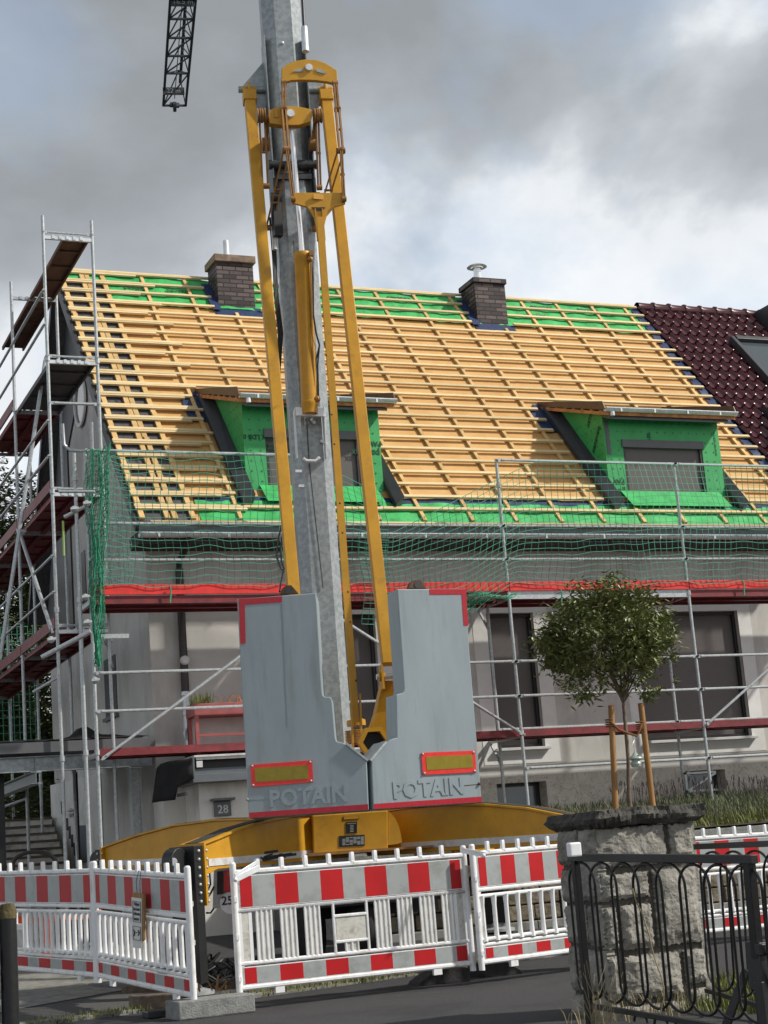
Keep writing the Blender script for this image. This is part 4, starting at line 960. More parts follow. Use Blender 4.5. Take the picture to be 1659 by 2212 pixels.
# jib
JZ = 20.5
jb = []
tipd = (at(377,228,Z=JZ)-MP).dot(cb)
sy = [413, 353, 289, 220, 148, 75, 12]; dist = []
for y in sy:
    D_ = y/1.8228; px = 377+(228-D_)*(396-377)/228.0
    dist.append((at(px, D_, Z=JZ)-MP).dot(cb))
stp = (dist[2]-dist[5])/3
ds = [tipd]+[dist[2]-k*stp for k in range(0, int(dist[2]/stp))]
jl = at(353,224,Z=JZ); jr = at(401,228,Z=JZ); hw = (jr-jl).dot(ca)/2; jo = ((jl+jr)/2-MP).dot(ca)
m = MB(); J = lambda d, a, z: MP+cb*d+ca*(a+jo*d/tipd)+UZ*(JZ+z)
for a in (-hw, hw): m.beam(J(0,a,0), J(tipd,a,0), .06, .06)
m.beam(J(.5,0,.55), J(tipd-.3,hw*.55,.5), .07, .07)
for k, d in enumerate(ds):
    m.beam(J(d,-hw,0), J(d,hw,0), .045, .045)
    if k < len(ds)-1:
        e_ = ds[k+1]; m.beam(J(d,-hw,0), J(e_,hw,0), .028, .028)
        m.beam(J(d,-hw,0), J((d+e_)/2,.1,.53), .025, .025); m.beam(J(e_,-hw,0), J((d+e_)/2,.1,.53), .025, .025)
        m.beam(J(d,hw,0), J((d+e_)/2,.1,.53), .025, .025); m.beam(J(e_,hw,0), J((d+e_)/2,.1,.53), .025, .025)
jib = m.build('jib', M['mastdark'], cr)
MB().tube(J(1,0,.1), J(tipd-.2,0,.1), .012, 6).build('trolley_rope', M['mastdark'], jib)
m = MB(); c = J(tipd-.05,0,-.06); m.lathe(c-ca*.04, ca, [(0,0),(.13,0),(.13,.08),(0,.08)], 12); m.box(c.x-.12,c.x+.12,c.y-.05,c.y+.05,c.z,c.z+.1); m.build('end_sheave', M['mastdark'], jib)
for (txt, px, py) in (('22 m', 375, 197), ('16.5 m', 395, 5)):
    c = onp(px, py, J((at(px,py,Z=JZ)-MP).dot(cb)-.1,0,0), cb)
    pl = MB().obox(c, ca*.27, cb*.012, UZ*.10).build('distance_plate', M['mastdark'], jib)
    lettering(txt, .17, c-cb*.02, ca, UZ, M['pgrey'], jib, ext=.002)

# ballast blocks
def bz(x, y): return ((900+x*.66305)/1.82278, (2200+y*.66305)/1.82278)
PLL = dp(797, 1600, 15.75); PLR = dp(806, 1600, 15.8)
def BL(x, y, o=0.0): return onp(*bz(x, y), PLL-HD*o, HD)
def BR(x, y, o=0.0): return onp(*bz(x, y), PLR-V(0,o,0), V(0,1,0))
def patch(mb, B, pts, o, mi=0, th=.003):
    P = [B(x, y, o) for x, y in pts]; Q = [B(x, y, o-th) for x, y in pts]; n = len(P)
    mb.add(P+Q, [tuple(range(n))]+[(i,(i+1)%n,n+(i+1)%n,n+i) for i in range(n)], mi)
outL = [(50,240),(518,203),(524,260),(541,560),(556,790),(562,812),(574,820),(600,821),(612,830),(616,850),(634,1060),(640,1080),(652,1088),(678,1092),(700,1104),(820,1198),(832,1492),(120,1542)]
outR = [(1002,180),(1410,178),(1432,560),(1505,1448),(862,1490),(848,1200),(935,1098),(955,1078),(970,1070),(1000,1062),(995,805),(1028,798),(1040,788),(1043,770)]
for B, out, nrm, isL in ((BL, outL, HD, 1), (BR, outR, V(0,1,0), 0)):
    bw = MB().prism([B(x, y) for x, y in out], nrm*(.50 if isL else .27)).build('ballast_block', M['cw'], cr, bevel=.009)
    bw['label'] = 'grey ballast block on the left' if isL else 'grey ballast block on the right'
    m = MB()
    if isL:
        patch(m, B, [(60,240),(318,222),(318,258),(96,274),(102,502),(70,505)], .0035); m.build('reflective_stripe', M['red'], bw); m = MB(); patch(m, B, [(122,1508),(828,1457),(830,1489),(123,1539)], .0035)
    else:
        patch(m, B, [(1193,181),(1410,180),(1424,396),(1397,398),(1384,212),(1195,214)], .0035); m.build('reflective_stripe', M['red'], bw); m = MB(); patch(m, B, [(862,1456),(1502,1412),(1504,1444),(864,1486)], .0035)
    m.build('reflective_stripe', M['red'], bw)
    fr_ = [(130,1224),(496,1196),(502,1326),(136,1356)] if isL else [(1144,1152),(1464,1139),(1471,1268),(1154,1284)]
    ce = [(155,1244),(470,1226),(474,1306),(160,1326)] if isL else [(1172,1176),(1447,1163),(1452,1240),(1178,1256)]
    m = MB(); patch(m, B, fr_, .012, 0, .012); rf = m.build('reflector', M['redorange'], bw)
    m = MB(); patch(m, B, ce, .0155, 0, .003); m.build('reflector_face', M['olive'], rf)
    m = MB()
    for (x, y) in fr_: 
        cx = sum(a for a, _ in fr_)/4; cy = sum(b for _, b in fr_)/4; c = B(x+(cx-x)*.06, y+(cy-y)*.14, .013); m.sphere(c, .012, 6, 4)
    m.build('rivets', M['galv'], rf)
    t0 = [(245,1430),(705,1398)] if isL else [(978,1382),(1392,1352)]
    a = B(*t0[0]); b = B(*t0[1]); ct = (a+b)/2; wd = (b-a).length
    tx = lettering('POTAIN', .215, ct-nrm*.002, (b-a), UZ, M['cw'], bw, 'embossed_lettering', ext=.005, bold=.007)
    bb = max(v.co.length for v in tx.data.vertices)
    # fit the word to its measured width
    xd = (b-a).normalized(); xs_ = [v.co.dot(xd) for v in tx.data.vertices]; k = wd/(max(xs_)-min(xs_)); cx0 = (max(xs_)+min(xs_))/2
    for v in tx.data.vertices: v.co += xd*((v.co.dot(xd)-cx0)*(k-1)+(ct.dot(xd)-cx0))
    if isL:
        m = MB(); patch(m, B, [(316,262),(322,262),(352,1000),(348,1000)], .002, 0, .002); m.build('seam', M['cwedge'], bw)
    lug = [(300,214),(318,175),(342,157),(372,155),(390,175),(416,206)] if isL else [(1064,176),(1080,142),(1098,126),(1140,124),(1152,135),(1178,176)]
    lo = MB().prism([B(x, y, -.12) for x, y in lug], nrm*.05).build('lifting_lug', M['rust'], bw, bevel=.006)
    hx, hy = (356,188) if isL else (1121,155)
    MB().lathe(B(hx, hy, -.118), -nrm, [(0,.004),(.033,.004),(.033,0)], 12).build('eye', M['soffit'], lo)
    v_ = [(700,1097),(828,1198)] if isL else [(936,1087),(842,1198)]
    MB().beam(B(*v_[0], .01)+nrm*.15, B(*v_[1], .01)+nrm*.15, .32, .02, up=nrm.cross(V(0,0,1))).build('edge_guard', M['galv'], bw)
    s_ = [(112,1430),(240,1424)] if isL else [(1400,1345),(1490,1337)]
    m = MB(); patch(m, B, [(s_[0][0],s_[0][1]),(s_[1][0],s_[1][1]),(s_[1][0],s_[1][1]+4),(s_[0][0],s_[0][1]+5)], .002, 0, .002)
    m.sphere(B(*(s_[0] if isL else s_[1]), .01), .016, 6, 4); m.build('weld_scar', M['rust' if not isL else 'cwedge'], bw)
# turret under the blocks
CC = V(6.45+.05, 16.62, 0)
def TF(x, y, o=0): return onp(*bz(x, y), dp(*bz(720,1620), 16.6)-cb*o, cb)
tu = MB().prism([TF(497,1525),(TF(945,1495)),TF(947,1733),TF(700,1752),TF(505,1764)], cb*1.2).build('turret', M['yellow'], cr, bevel=.01)
q = [TF(948,1500,-.02),TF(968,1515,-.02),TF(992,1545,-.02),TF(1012,1590,-.02),TF(1024,1640,-.02),TF(1030,1684,-.02),TF(1000,1694,-.02),TF(948,1700,-.02)]
MB().prism(q, cb*.05-ca*.0).build('turret_guard', M['yellow'], tu)
m = MB(); m.prism([TF(470,1748,.03),TF(1215,1700,.03),TF(1215,1712,.03),TF(470,1768,.03)], cb*1.3); m.build('turret_ring', M['yellowdk'], tu)
def plate(x0, y0, x1, y1, m_, o, name='data_plate', sl=-.05):
    mm = MB(); P = [TF(x0,y0-sl*0,o),TF(x1,y0+sl*(x1-x0),o),TF(x1,y1+sl*(x1-x0),o),TF(x0,y1,o)]; mm.prism(P, cb*.004); return mm.build(name, M[m_], tu)
plate(681,1529,775,1551,'yellowdk',.006); plate(685,1532,771,1548,'yellow',.008)
plate(697,1564,763,1632,'black',.006); plate(656,1646,808,1712,'black',.006)
m = MB()
for i in range(6):
    for j in range(6): 
        if (i+j*5) % 7: x = 675+i*22; y = 1656+j*8-i*1.1; m.prism([TF(x,y,.009),TF(x+19,y-1,.009),TF(x+19,y+4.5,.009),TF(x,y+5.5,.009)], cb*.002)
for j in range(5): y = 1582+j*9; m.prism([TF(722,y,.009),TF(742,y-1,.009),TF(742,y+4,.009),TF(722,y+5,.009)], cb*.002)
m.prism([TF(703,1572,.009),TF(757,1569,.009),TF(757,1573,.009),TF(703,1576,.009)], cb*.002)
m.build('table_print', M['pgrey'], tu)['kind'] = 'stuff'
# chassis, wheels
m = MB(); c = CC.copy()
m.obox(c+UZ*1.02, ca*.95, cb*.6, UZ*.10); m.obox(c+UZ*.80, ca*.6, cb*1.2, UZ*.10); m.obox(c+UZ*.62-cb*.0, ca*.8, cb*.06, UZ*.06)
m.build('chassis', M['black'], cr)
for px, d_ in ((655, 16.4), (800, 16.6)):
    c = dp(px, 2000, d_); c.z = gz(c.x, c.y)+.42
    ax = (ca*.93-cb*.38).normalized()
    w = MB().lathe(c-ax*.13, ax, [(.22,0),(.34,-.01),(.40,.02),(.42,.06),(.42,.20),(.40,.24),(.34,.27),(.22,.26)], 32).build('tyre', M['rubber'], cr)
    MB().lathe(c-ax*.12, ax, [(0,.05),(.09,.03),(.1,.06),(.2,.07),(.225,.0),(.235,.0),(.235,.03)], 24).lathe(c+ax*.13, ax, [(0,-.05),(.09,-.03),(.1,-.06),(.2,-.07),(.225,.0),(.235,.0),(.235,-.03)], 24).build('rim', M['galv'], w)
# outrigger arms
def arm(tip, zt, zb, w0=.30, w1=.24, cz=1.70, label=None, housing=True, bulge=0.0, K=None):
    c = CC.copy(); d = (tip-c); d.z = 0; Lr = d.length; d.normalize(); sd_ = d.cross(UZ)
    K = K or [(.14,cz-.04),(.3,cz),(.45,cz-.02+bulge),(.6,cz-.08+bulge),(.75,cz-.16+bulge*.8),(.88,zt+.07),(1.0,zt)]
    m = MB(); vs = []
    for t, z in K:
        w = w0+(w1-w0)*t; p = c+d*Lr*t; b_ = 1.17+(zb-1.17)*t-(.06 if t > .95 else 0)
        vs += [p-sd_*w/2+UZ*b_, p+sd_*w/2+UZ*b_, p+sd_*w/2+UZ*z, p-sd_*w/2+UZ*z]
    n = len(K); fs = [(0,3,2,1), (4*n-4,4*n-3,4*n-2,4*n-1)]
    for i in range(n-1): fs += [(4*i+j, 4*i+(j+1)%4, 4*i+4+(j+1)%4, 4*i+4+j) for j in range(4)]
    m.add(vs, fs); a_ = m.build('outrigger_arm', M['yellow'], cr, bevel=.006)
    if label: a_['label'] = label
    fl = MB(); gt = MB()
    for i in range(n-1):
        (t0, z0_), (t1, z1_) = K[i], K[i+1]; A = c+d*Lr*t0+UZ*(z0_+.012); B_ = c+d*Lr*t1+UZ*(z1_+.012)
        wa = w0+(w1-w0)*t0+.05; wb_ = w0+(w1-w0)*t1+.05; fl.beam(A, B_, wa, .02, w1=wb_)
        gt.beam(A+UZ*.014, B_+UZ*.014, wa-.13, .006, w1=wb_-.13)
    fl.build('top_flange', M['yellow'], a_); gt.build('grip_strip', M['tread'], a_)
    sp = MB()
    for s_ in (-1, 1):
        A = c+d*Lr*.22+sd_*s_*((w0+(w1-w0)*.22)/2+.004)+UZ*(1.235); B_ = c+d*Lr*.97+sd_*s_*((w0+(w1-w0)*.97)/2+.004)+UZ*(1.235+(zb-1.17))
        sp.beam(A, B_, .008, .065)
    sp.build('white_strip', M['whiteband'], a_)
    # leg with bolted flange, gear housing, pad
    tp = Vector((tip.x, tip.y, 0)); g0 = gz(tip.x, tip.y)
    lg = MB(); lg.obox(tp+d*.09+UZ*((zt+g0+.12)/2), d*.055, sd_*.15, UZ*((zt-g0-.12)/2)); 
    leg = lg.build('leg', M['black'], a_, bevel=.006)
    bp = MB(); bo = MB(); hh = zt-.02
    bp.obox(tp+d*.012+UZ*(zt-.26), d*.014, sd_*.17, UZ*.28); bp.build('bolted_plate', M['yellow'], a_)
    for s_ in (-1, 1):
        for k in range(7): bo.sphere(tp+d*.09+sd_*s_*.155-V(0,0,0)+UZ*(zt-.05-k*.075), .016, 7, 5); bo.sphere(tp-d*.0+sd_*s_*.165+UZ*(zt-.05-k*.075)-d*.006, .016, 7, 5)
    bo.build('flange_bolts', M['galv'], a_)
    if housing:
        hcen = tp+d*.24+UZ*(zt-.13); hm = MB()
        pr = [(-.12,-.28),(.12,-.28)]+[(.12*math.cos(t), .12*math.sin(t)) for t in [math.pi*k/8 for k in range(9)]]
        hm.prism([hcen+d*a+UZ*b-sd_*.06 for a, b in pr], sd_*.12); hm.build('gear_housing', M['black'], a_, bevel=.006)
        MB().lathe(hcen-HD*.1, -HD, [(0,.02),(.035,.02),(.035,0)], 14).build('gauge', M['zinc'], a_)
    MB().lathe(tp+d*.09+UZ*(g0+.02), UZ, [(0,0),(.2,0),(.2,.03),(.09,.06),(.05,.12),(0,.12)], 20).build('foot_pad', M['galv'], a_)
    return a_
nl = dp(416, 1870, 15.3); fl_ = dp(243, 1850, 20.0)
arm(nl, 1.365, 1.14, cz=1.66, label='near left outrigger arm lit by the sun', K=[(.14,1.60),(.3,1.61),(.5,1.585),(.65,1.545),(.8,1.485),(.92,1.41),(1,1.365)])
arm(fl_, 1.50, 1.26, cz=1.74, bulge=.04, label='far left outrigger arm reaching to the carport', K=[(.14,1.6),(.3,1.64),(.5,1.685),(.68,1.675),(.84,1.61),(.94,1.55),(1,1.51)])
arm(dp(1345, 1800, 15.6), 1.28, 1.12, w0=.34, cz=1.70, bulge=.05, label='right outrigger arm ending behind the stone pillar', K=[(.1,1.58),(.25,1.60),(.4,1.595),(.55,1.555),(.7,1.48),(.85,1.36),(1,1.20)])
arm(CC*2-nl, 1.30, 1.14, cz=1.50, housing=False)
# rear light board
def RB(px, py, o=0): return onp(px, py, dp(480, 1900, 16.0)-HD*o, HD)
lb = MB().prism([RB(462,1866),RB(535,1860),RB(535,1955),RB(459,1963)], HD*.02).build('light_board', M['galv'], cr, bevel=.004)
MB().prism([RB(470,1882,.02),RB(484,1881,.02),RB(484,1930,.02),RB(470,1933,.02)], HD*-.05).build('lamp_housing', M['black'], lb)
MB().prism([RB(484,1880,.02),RB(505,1878,.02),RB(505,1924,.02),RB(484,1927,.02)], HD*-.05).build('rear_light', M['lampred'], lb, bevel=.006)
MB().lathe(RB(499,1950,.022), -HD, [(0,.006),(.105,.006),(.105,0)], 28).build('speed_disc', M['pwhite'], lb)
lettering('25', .115, RB(491,1946,.031), HD.cross(UZ), UZ, M['ink'], lb, bold=.002); lettering('km', .05, RB(505,1950,.031), HD.cross(UZ), UZ, M['ink'], lb)
m = MB(); m.path([RB(452,1880), RB(455,1910,-.05), RB(448,1925), RB(446,1945,.05), RB(455,1930), RB(462,1915)], .009, 6); m.path([RB(470,1850,.1), RB(500,1842,.1), RB(540,1846,.1), RB(600,1838,0)], .012, 6); m.path([RB(475,1856,.1), RB(520,1850,.1), RB(560,1856,.1), RB(640,1845,0)], .012, 6); m.path([RB(446,1972), RB(455,1972,-.05), RB(462,1962)], .01, 6)
for k in range(9): m.path([RB(500+k*9,1862-k*1.5,.1+.02*(k%3)), RB(530+k*6,1850+(k*5)%13,.1), RB(575+k*7,1842+(k*7)%11,.05)], .008, 5)
m.build('cable_loops', M['black'], cr)
m = MB(); m.prism([RB(446,1838),RB(560,1832),RB(545,1850),RB(495,1852),RB(470,1862),RB(452,1862)], HD*.02); m.build('axle_guard', M['whiteband'], cr)
m = MB(); p = dp(985, 1835, 16.6); m.prism([dp(972,1820,16.6),dp(1003,1818,16.6),dp(995,1846,16.6),dp(985,1848,16.6)], cb*.12); m.build('hook_plate', M['yellow'], cr)
m = MB(); m.prism([dp(895,1850,17.4),dp(985,1842,17.4),dp(975,1815,17.4),dp(900,1820,17.4)], cb*.02); m.build('guard_plate', M['galv'], cr)
# ------------------------------------------------------------------ barriers
def barrier(P0, P1, style, label, H=1.05, plate_x=.5):
    P0, P1 = Vector(P0), Vector(P1); L_ = (P1-P0).length; U = (P1-P0).normalized(); Wn = V(U.y, -U.x, 0).normalized()    # Wn: toward the viewer
    t = thing('barrier', P0, label, 'barrier', 'red and white site barriers')
    K = L_/2.2
    pt = lambda u, z, w=0: P0+U*u+UZ*z+Wn*w
    for i, u in enumerate((0, L_)):
        m = MB().tube(pt(u,-.02), pt(u,H-.015), .027, 12); m.lathe(pt(u,H-.015), UZ, [(.027,0),(.02,.012),(0,.016)], 12)
        for z in (.12, .45, .75): m.box(*(lambda c: (c.x-.012,c.x+.012,c.y-.012,c.y+.012,c.z-.02,c.z+.02))(pt(u,z,.022)))
        m.build('post', M['pwhite'], t)
    f = MB()
    for z, r in ((.965,.024),(.655,.018),(.60 if style == 'B' else .655,.018),(.235,.018),(.045,.022)): f.tube(pt(.02,z), pt(L_-.02,z), r, 8)
    if style == 'B': f.tube(pt(.02,.19), pt(L_-.02,.19), .016, 8)
    for k in range(1, 10):
        u = L_*k/10
        f.lathe(pt(u,.97), UZ, [(.028,0),(.028,.018),(.024,.022),(.023,.088),(.018,.094),(0,.095)], 6)
    for u in (.035, L_-.035): f.beam(pt(u,.965), pt(u,.045), .02, .03, up=U)
    for u in (.35, L_-.35): f.obox(pt(u,.01), U*.04, Wn*.015, UZ*.03)
    f.build('frame', M['pwhite'], t)
    # sheeting: board with alternating red and reflective white
    for z0, z1, nm in ((.68,.935,'striped_panel'), (.07,.205 if style == 'A' else .165,'striped_panel')):
        b = MB(); b.obox(pt(L_/2,(z0+z1)/2,0), U*(L_/2-.03), Wn*.010, UZ*((z1-z0)/2+.004)); pn = b.build(nm, M['pwhite'], t)
        un = (L_-.10)/10; u = .05; rm = MB()
        for k in range(11):
            w = un/2 if k in (0, 10) else un
            rm.obox(pt(u+w/2,(z0+z1)/2,0), U*(w/2), Wn*.0125, UZ*((z1-z0)/2-.004), mi=k % 2); u += w
        rm.build('sheeting', [M['pred'], M['pgrey']], pn)
    z0, z1 = (.235, .655) if style == 'A' else (.235, .60)
    s_ = MB(); gr = MB()
    if style == 'A':
        un = L_/10; c0 = L_*.475
        gr.obox(pt(.07,(z0+z1)/2), U*.045, Wn*.006, UZ*(z1-z0)/2); gr.obox(pt(L_-.07,(z0+z1)/2), U*.045, Wn*.006, UZ*(z1-z0)/2)
        s_.beam(pt(.125,z0),pt(.125,z1),.016,.03,up=U); s_.beam(pt(L_-.125,z0),pt(L_-.125,z1),.016,.03,up=U)
        for k in range(1, 10):
            u = un*k+.03
            if abs(u-c0) < .16:
                continue
            gr.obox(pt(u,(z0+z1)/2), U*.062, Wn*.005, UZ*(z1-z0)/2)
            for q in (-.064, -.022, .022, .064): s_.path([pt(u+q,z0,.006), pt(u+q,z1,.006)], .0105, 6)
        for q in (-.155, .155): s_.path([pt(c0+q,z0,.006), pt(c0+q,z1,.006)], .013, 6)
        for z in (.545, .335): s_.path([pt(c0-.155,z,.006), pt(c0+.155,z,.006)], .014, 6)
        gr.obox(pt(c0,.44), U*.135, Wn*.009, UZ*.09); s_.obox(pt(c0,.44,-.003), U*.152, Wn*.006, UZ*.104)
        for q in (-.055, 0, .055): s_.path([pt(c0+q,z0,.006), pt(c0+q,.335,.006)], .010, 6)
        gr.obox(pt(c0,.285), U*.065, Wn*.005, UZ*.05)
    else:
        n = int((L_-.1)/.128); 
        for k in range(n+1):
            u = .06+(L_-.12)*k/n
            if plate_x and abs(u-L_*plate_x) < .10: continue
            s_.lathe(pt(u,z0-.02), UZ, [(.03,0),(.023,.05),(.021,.10),(.021,z1-z0-.06),(.027,z1-z0),(.03,z1-z0+.02)], 8)
        if plate_x:
            c0 = L_*plate_x
            gr.obox(pt(c0,.33), U*.075, Wn*.012, UZ*.09); 
            for z in (.46, .43): s_.obox(pt(c0,z), U*.09, Wn*.014, UZ*.012)
            for q in (-.085, .085): s_.path([pt(c0+q,z0), pt(c0+q,z1)], .014, 6)
    s_.build('slats', M['pwhite'], t); gr.build('web', mat('dirty_plastic', (.50,.49,.44), .6, var=.12, vscale=9, grime=(.26,.24,.18), gscale=16, gr=(.5,.7)) if 'dirty' not in M else M['dirty'], t)
    return t, pt, L_
M['dirty'] = mat('dirty_plastic', (.55,.54,.50), .6, var=.12, vscale=9, grime=(.26,.24,.18), gscale=16, gr=(.5,.75))
def base(px, py, depth, dz=0): p = dp(px, py, depth); p.z += dz; return p
b0a = base(518, 2148, 13.5); b0b = base(1022, 2092, 14.45)
barrier(b0a, b0b, 'A', 'long red and white barrier in the middle in front of the crane wheels')
b1a = base(1041, 2091, 14.35); b1b = base(1360, 2048, 15.3)
barrier(b1a, b1b, 'B', 'sunlit red and white barrier running behind the left side of the stone pillar', plate_x=0)
l1a = base(419, 2164, 13.1); l1b = base(213, 2118, 14.9)
_, ptL, LL = barrier(l1a, l1b, 'B', 'red and white barrier with a paper notice tied to it', plate_x=0)
l2b = base(-40, 2094, 17.2)
barrier(base(209, 2118, 14.95), l2b, 'B', 'dirty red and white barrier at far left by the driveway', plate_x=.62)
barrier(base(1440, 2030, 16.6), base(1775, 1998, 17.4), 'B', 'red and white barrier seen behind the iron gate right of the pillar', plate_x=0)
# metal straps between barriers
m = MB(); a = dp(508,1900,13.4); b = dp(560,1874,13.6); m.beam(a, b, .012, .05); m.beam(a+V(0,0,.03), b+V(0,.02,.05), .012, .03); m.sphere(a, .02, 6, 4)
tag(m.build('connecting_strap', M['zinc'], bevel=.003), 'steel strap tied to the left post of the middle barrier', 'strap')
m = MB(); m.beam(dp(1000,1839,14.35), dp(1047,1848,14.2), .02, .03); m.beam(dp(1000,1834,14.3), dp(1050,1843,14.2), .012, .02); m.sphere(dp(1045,1848,14.18), .02, 6, 4)
tag(m.build('connecting_strap', M['pwhite'], bevel=.003), 'white clip joining the middle barrier to its right hand neighbour', 'strap')
# paper notice
UL = (l1b-l1a).normalized(); WL = V(-UL.y, UL.x, 0).normalized()
if WL.dot(-HD) < 0: WL = -WL
XL = UL if UL.cross(UZ).dot(WL) > 0 else -UL
def NL(px, py, o=.07): return onp(px, py, l1a+WL*o, WL)
nb_ = MB().prism([NL(286,1928),NL(310,1931),NL(310,2030),NL(294,2040)], -WL*.02).build('paper_notice', M['stake'])
tag(nb_, 'white paper notice on a wooden board hanging from the barrier', 'notice')
P = [NL(284,1938,.074),NL(306,1941,.074),NL(306,2049,.074),NL(287,2047,.074)]
MB().prism(P, -WL*.003).build('sheet', M['paper'], nb_)
m = MB()
for (a, b) in ((1946,1990),(2000,2029)):
    q = [NL(286.5,a,.078),NL(303,a+3,.078),NL(303.5,b+3,.078),NL(287.5,b,.078)]
    for i in range(4): m.beam(q[i], q[(i+1)%4], .003, .004, up=WL)
m.build('printed_frame', M['ink'], nb_)
c = [NL(295, y, .079) for y in (1953, 1964, 1974, 1985)]
for t_, c_ in zip(('Fußgänger', 'bitte die andere', 'Straßenseite', 'benutzen !'), c): lettering(t_, .040, c_, XL, UZ, M['ink'], nb_, ext=.0008, bold=.0006, sx=.72 if len(t_) < 14 else .55)
m = MB(); a = NL(293,2014,.079); b = NL(301,2015,.079); m.beam(a, b, .004, .008, up=WL); m.beam(NL(298,2009,.079), b, .004, .008, up=WL); m.beam(NL(298,2021,.079), b, .004, .008, up=WL); m.beam(NL(289,2008,.079), NL(291,2020,.079), .004, .006, up=WL); m.beam(NL(291,2012,.079), NL(289,2022,.079), .004, .006, up=WL)
m.build('arrow_symbol', M['ink'], nb_)
MB().path([NL(297,1936,.06), NL(294,1905,.06), NL(300,1880,.06), NL(305,1878,.05), NL(302,1905,.06), NL(303,1936,.06)], .003, 4).build('string', mat('blue_string', (.06,.09,.16), .8), nb_)

# feet, blocks, timbers
def slabbox(P0, P1, dpt, h, z0, name, m_, label, cat, bev=.012, holes=None):
    U = (P1-P0); U.z = 0; Lh = U.length/2; U.normalize(); Wd = V(-U.y, U.x, 0); c = (P0+P1)/2+Wd*dpt/2; c.z = z0+h/2
    o = MB().obox(c, U*Lh, Wd*dpt/2, UZ*h/2)
    return tag(o.build(name, m_, bevel=bev), label, cat)
slabbox(at(387,2206,Z=0), at(553,2186,Z=0), .30, .145, 0, 'concrete_foot', M['conc'], 'pale concrete block under the gap between the notice barrier and the middle barrier', 'concrete block')
z_ = .03; slabbox(at(190,2152,Z=z_), at(332,2152,Z=z_), .30, .15, .0, 'concrete_foot', mat('dark_concrete', (.16,.16,.16), .95, var=.2, bump=.4), 'darker concrete block under the joint of the two left barriers', 'concrete block')
def wedge(p0, p1, dpt, h, left, label):
    U = (p1-p0); U.z = 0; L_ = U.length; U.normalize(); Wd = V(-U.y, U.x, 0)
    pr = [(0,0),(L_,0),(L_,h),(.38*L_,h),(.02,.03)] if left else [(0,0),(L_,0),(L_-.02,.03),(.6*L_,h),(0,h)]
    mb = MB().prism([p0+U*a+UZ*b for a, b in pr], Wd*dpt)
    for k in range(2): 
        a = p0+U*L_*.5+Wd*(.1+k*.12)+UZ*(h+.003); mb.obox(a, U*.06, Wd*.02, UZ*.004)
    return tag(mb.build('rubber_foot', M['dkrub'], bevel=.01), label, 'barrier foot')
wedge(at(903,2131,Z=0), at(1016,2120,Z=0), .36, .12, True, 'black rubber foot with sloped left end under the middle barrier')
slabbox(at(1012,2110,Z=0), at(1060,2106,Z=0), .2, .075, 0, 'rubber_foot', M['dkrub'], 'low black rubber bridge piece between the two wedge feet', 'barrier foot')
wedge(at(1048,2112,Z=0), at(1130,2103,Z=0), .36, .12, False, 'black rubber foot with sloped right end under the sunlit barrier')
tag(MB().prism([at(288,2186,Z=.01),at(425,2178,Z=.01),at(425,2178,Z=.01)+V(0,.16,0),at(288,2186,Z=.01)+V(0,.16,0)], V(0,0,.13)).build('timber', M['beam'], bevel=.012), 'split old timber lying left of the pale concrete block', 'timber')
tag(MB().prism([at(286,2160,Z=.03)+V(.02,.28,0),at(545,2140,Z=.03)+V(0,.1,0),at(545,2140,Z=.03)+V(0,.25,0),at(286,2160,Z=.03)+V(0,.42,0)], V(0,0,.11)).build('timber', M['beam'], bevel=.012), 'long weathered timber lying behind the concrete block', 'timber')
tag(MB().prism([at(320,2202,Z=0),at(390,2195,Z=0),at(390,2195,Z=0)+V(0,.2,0),at(320,2202,Z=0)+V(0,.2,0)], V(0,0,.06)).build('timber', M['black'], bevel=.01), 'short black bar lying under the split timber', 'timber')
r_ = random.Random(5); m = MB()
for k in range(6):
    c = dp(430+r_.uniform(0,60), 2128, 13.9); c.z = .15; m.beam(c, c+V(r_.uniform(-.06,.06),r_.uniform(-.05,.05),r_.uniform(.02,.12)), .015, .01)
tag(m.build('splinters', M['stake']), 'splintered wood sticking up from the long timber', 'wood scraps', kind='stuff')
# cable pile behind the left barriers, rubble
m = MB(); r_ = random.Random(9); c0 = dp(462, 2040, 15.6); c0.z = gz(c0.x, c0.y)
for k in range(16):
    c = c0+V(r_.uniform(-.2,.25), r_.uniform(-.15,.15), .03+r_.uniform(0,.26)); a = r_.uniform(0, 6.3); rx = r_.uniform(.12,.30); pts = []
    for j in range(17):
        t = a+j*2*math.pi/16; pts.append(c+V(rx*math.cos(t), .5*rx*math.sin(t), .06*math.sin(t*2+k)))
    m.path(pts, .011, 6)
tag(m.build('cable_coil', M['black']), 'tangled black cable pile behind the gap in the barriers', 'cable')
m = MB()
for k in range(160):
    c = dp(r_.uniform(430,530), r_.uniform(2040,2080), 16.0); c.z = gz(c.x, c.y)+.02; s_ = r_.uniform(.01,.045)
    m.obox(c, V(s_,s_*.4,0), V(-s_*.3,s_,0), V(0,0,s_*.5))
tag(m.build('rubble', mat('pale_rubble', (.30,.27,.22), .9, var=.4, vscale=6)), 'pale rubble scattered under the crane leg', 'rubble', kind='stuff')
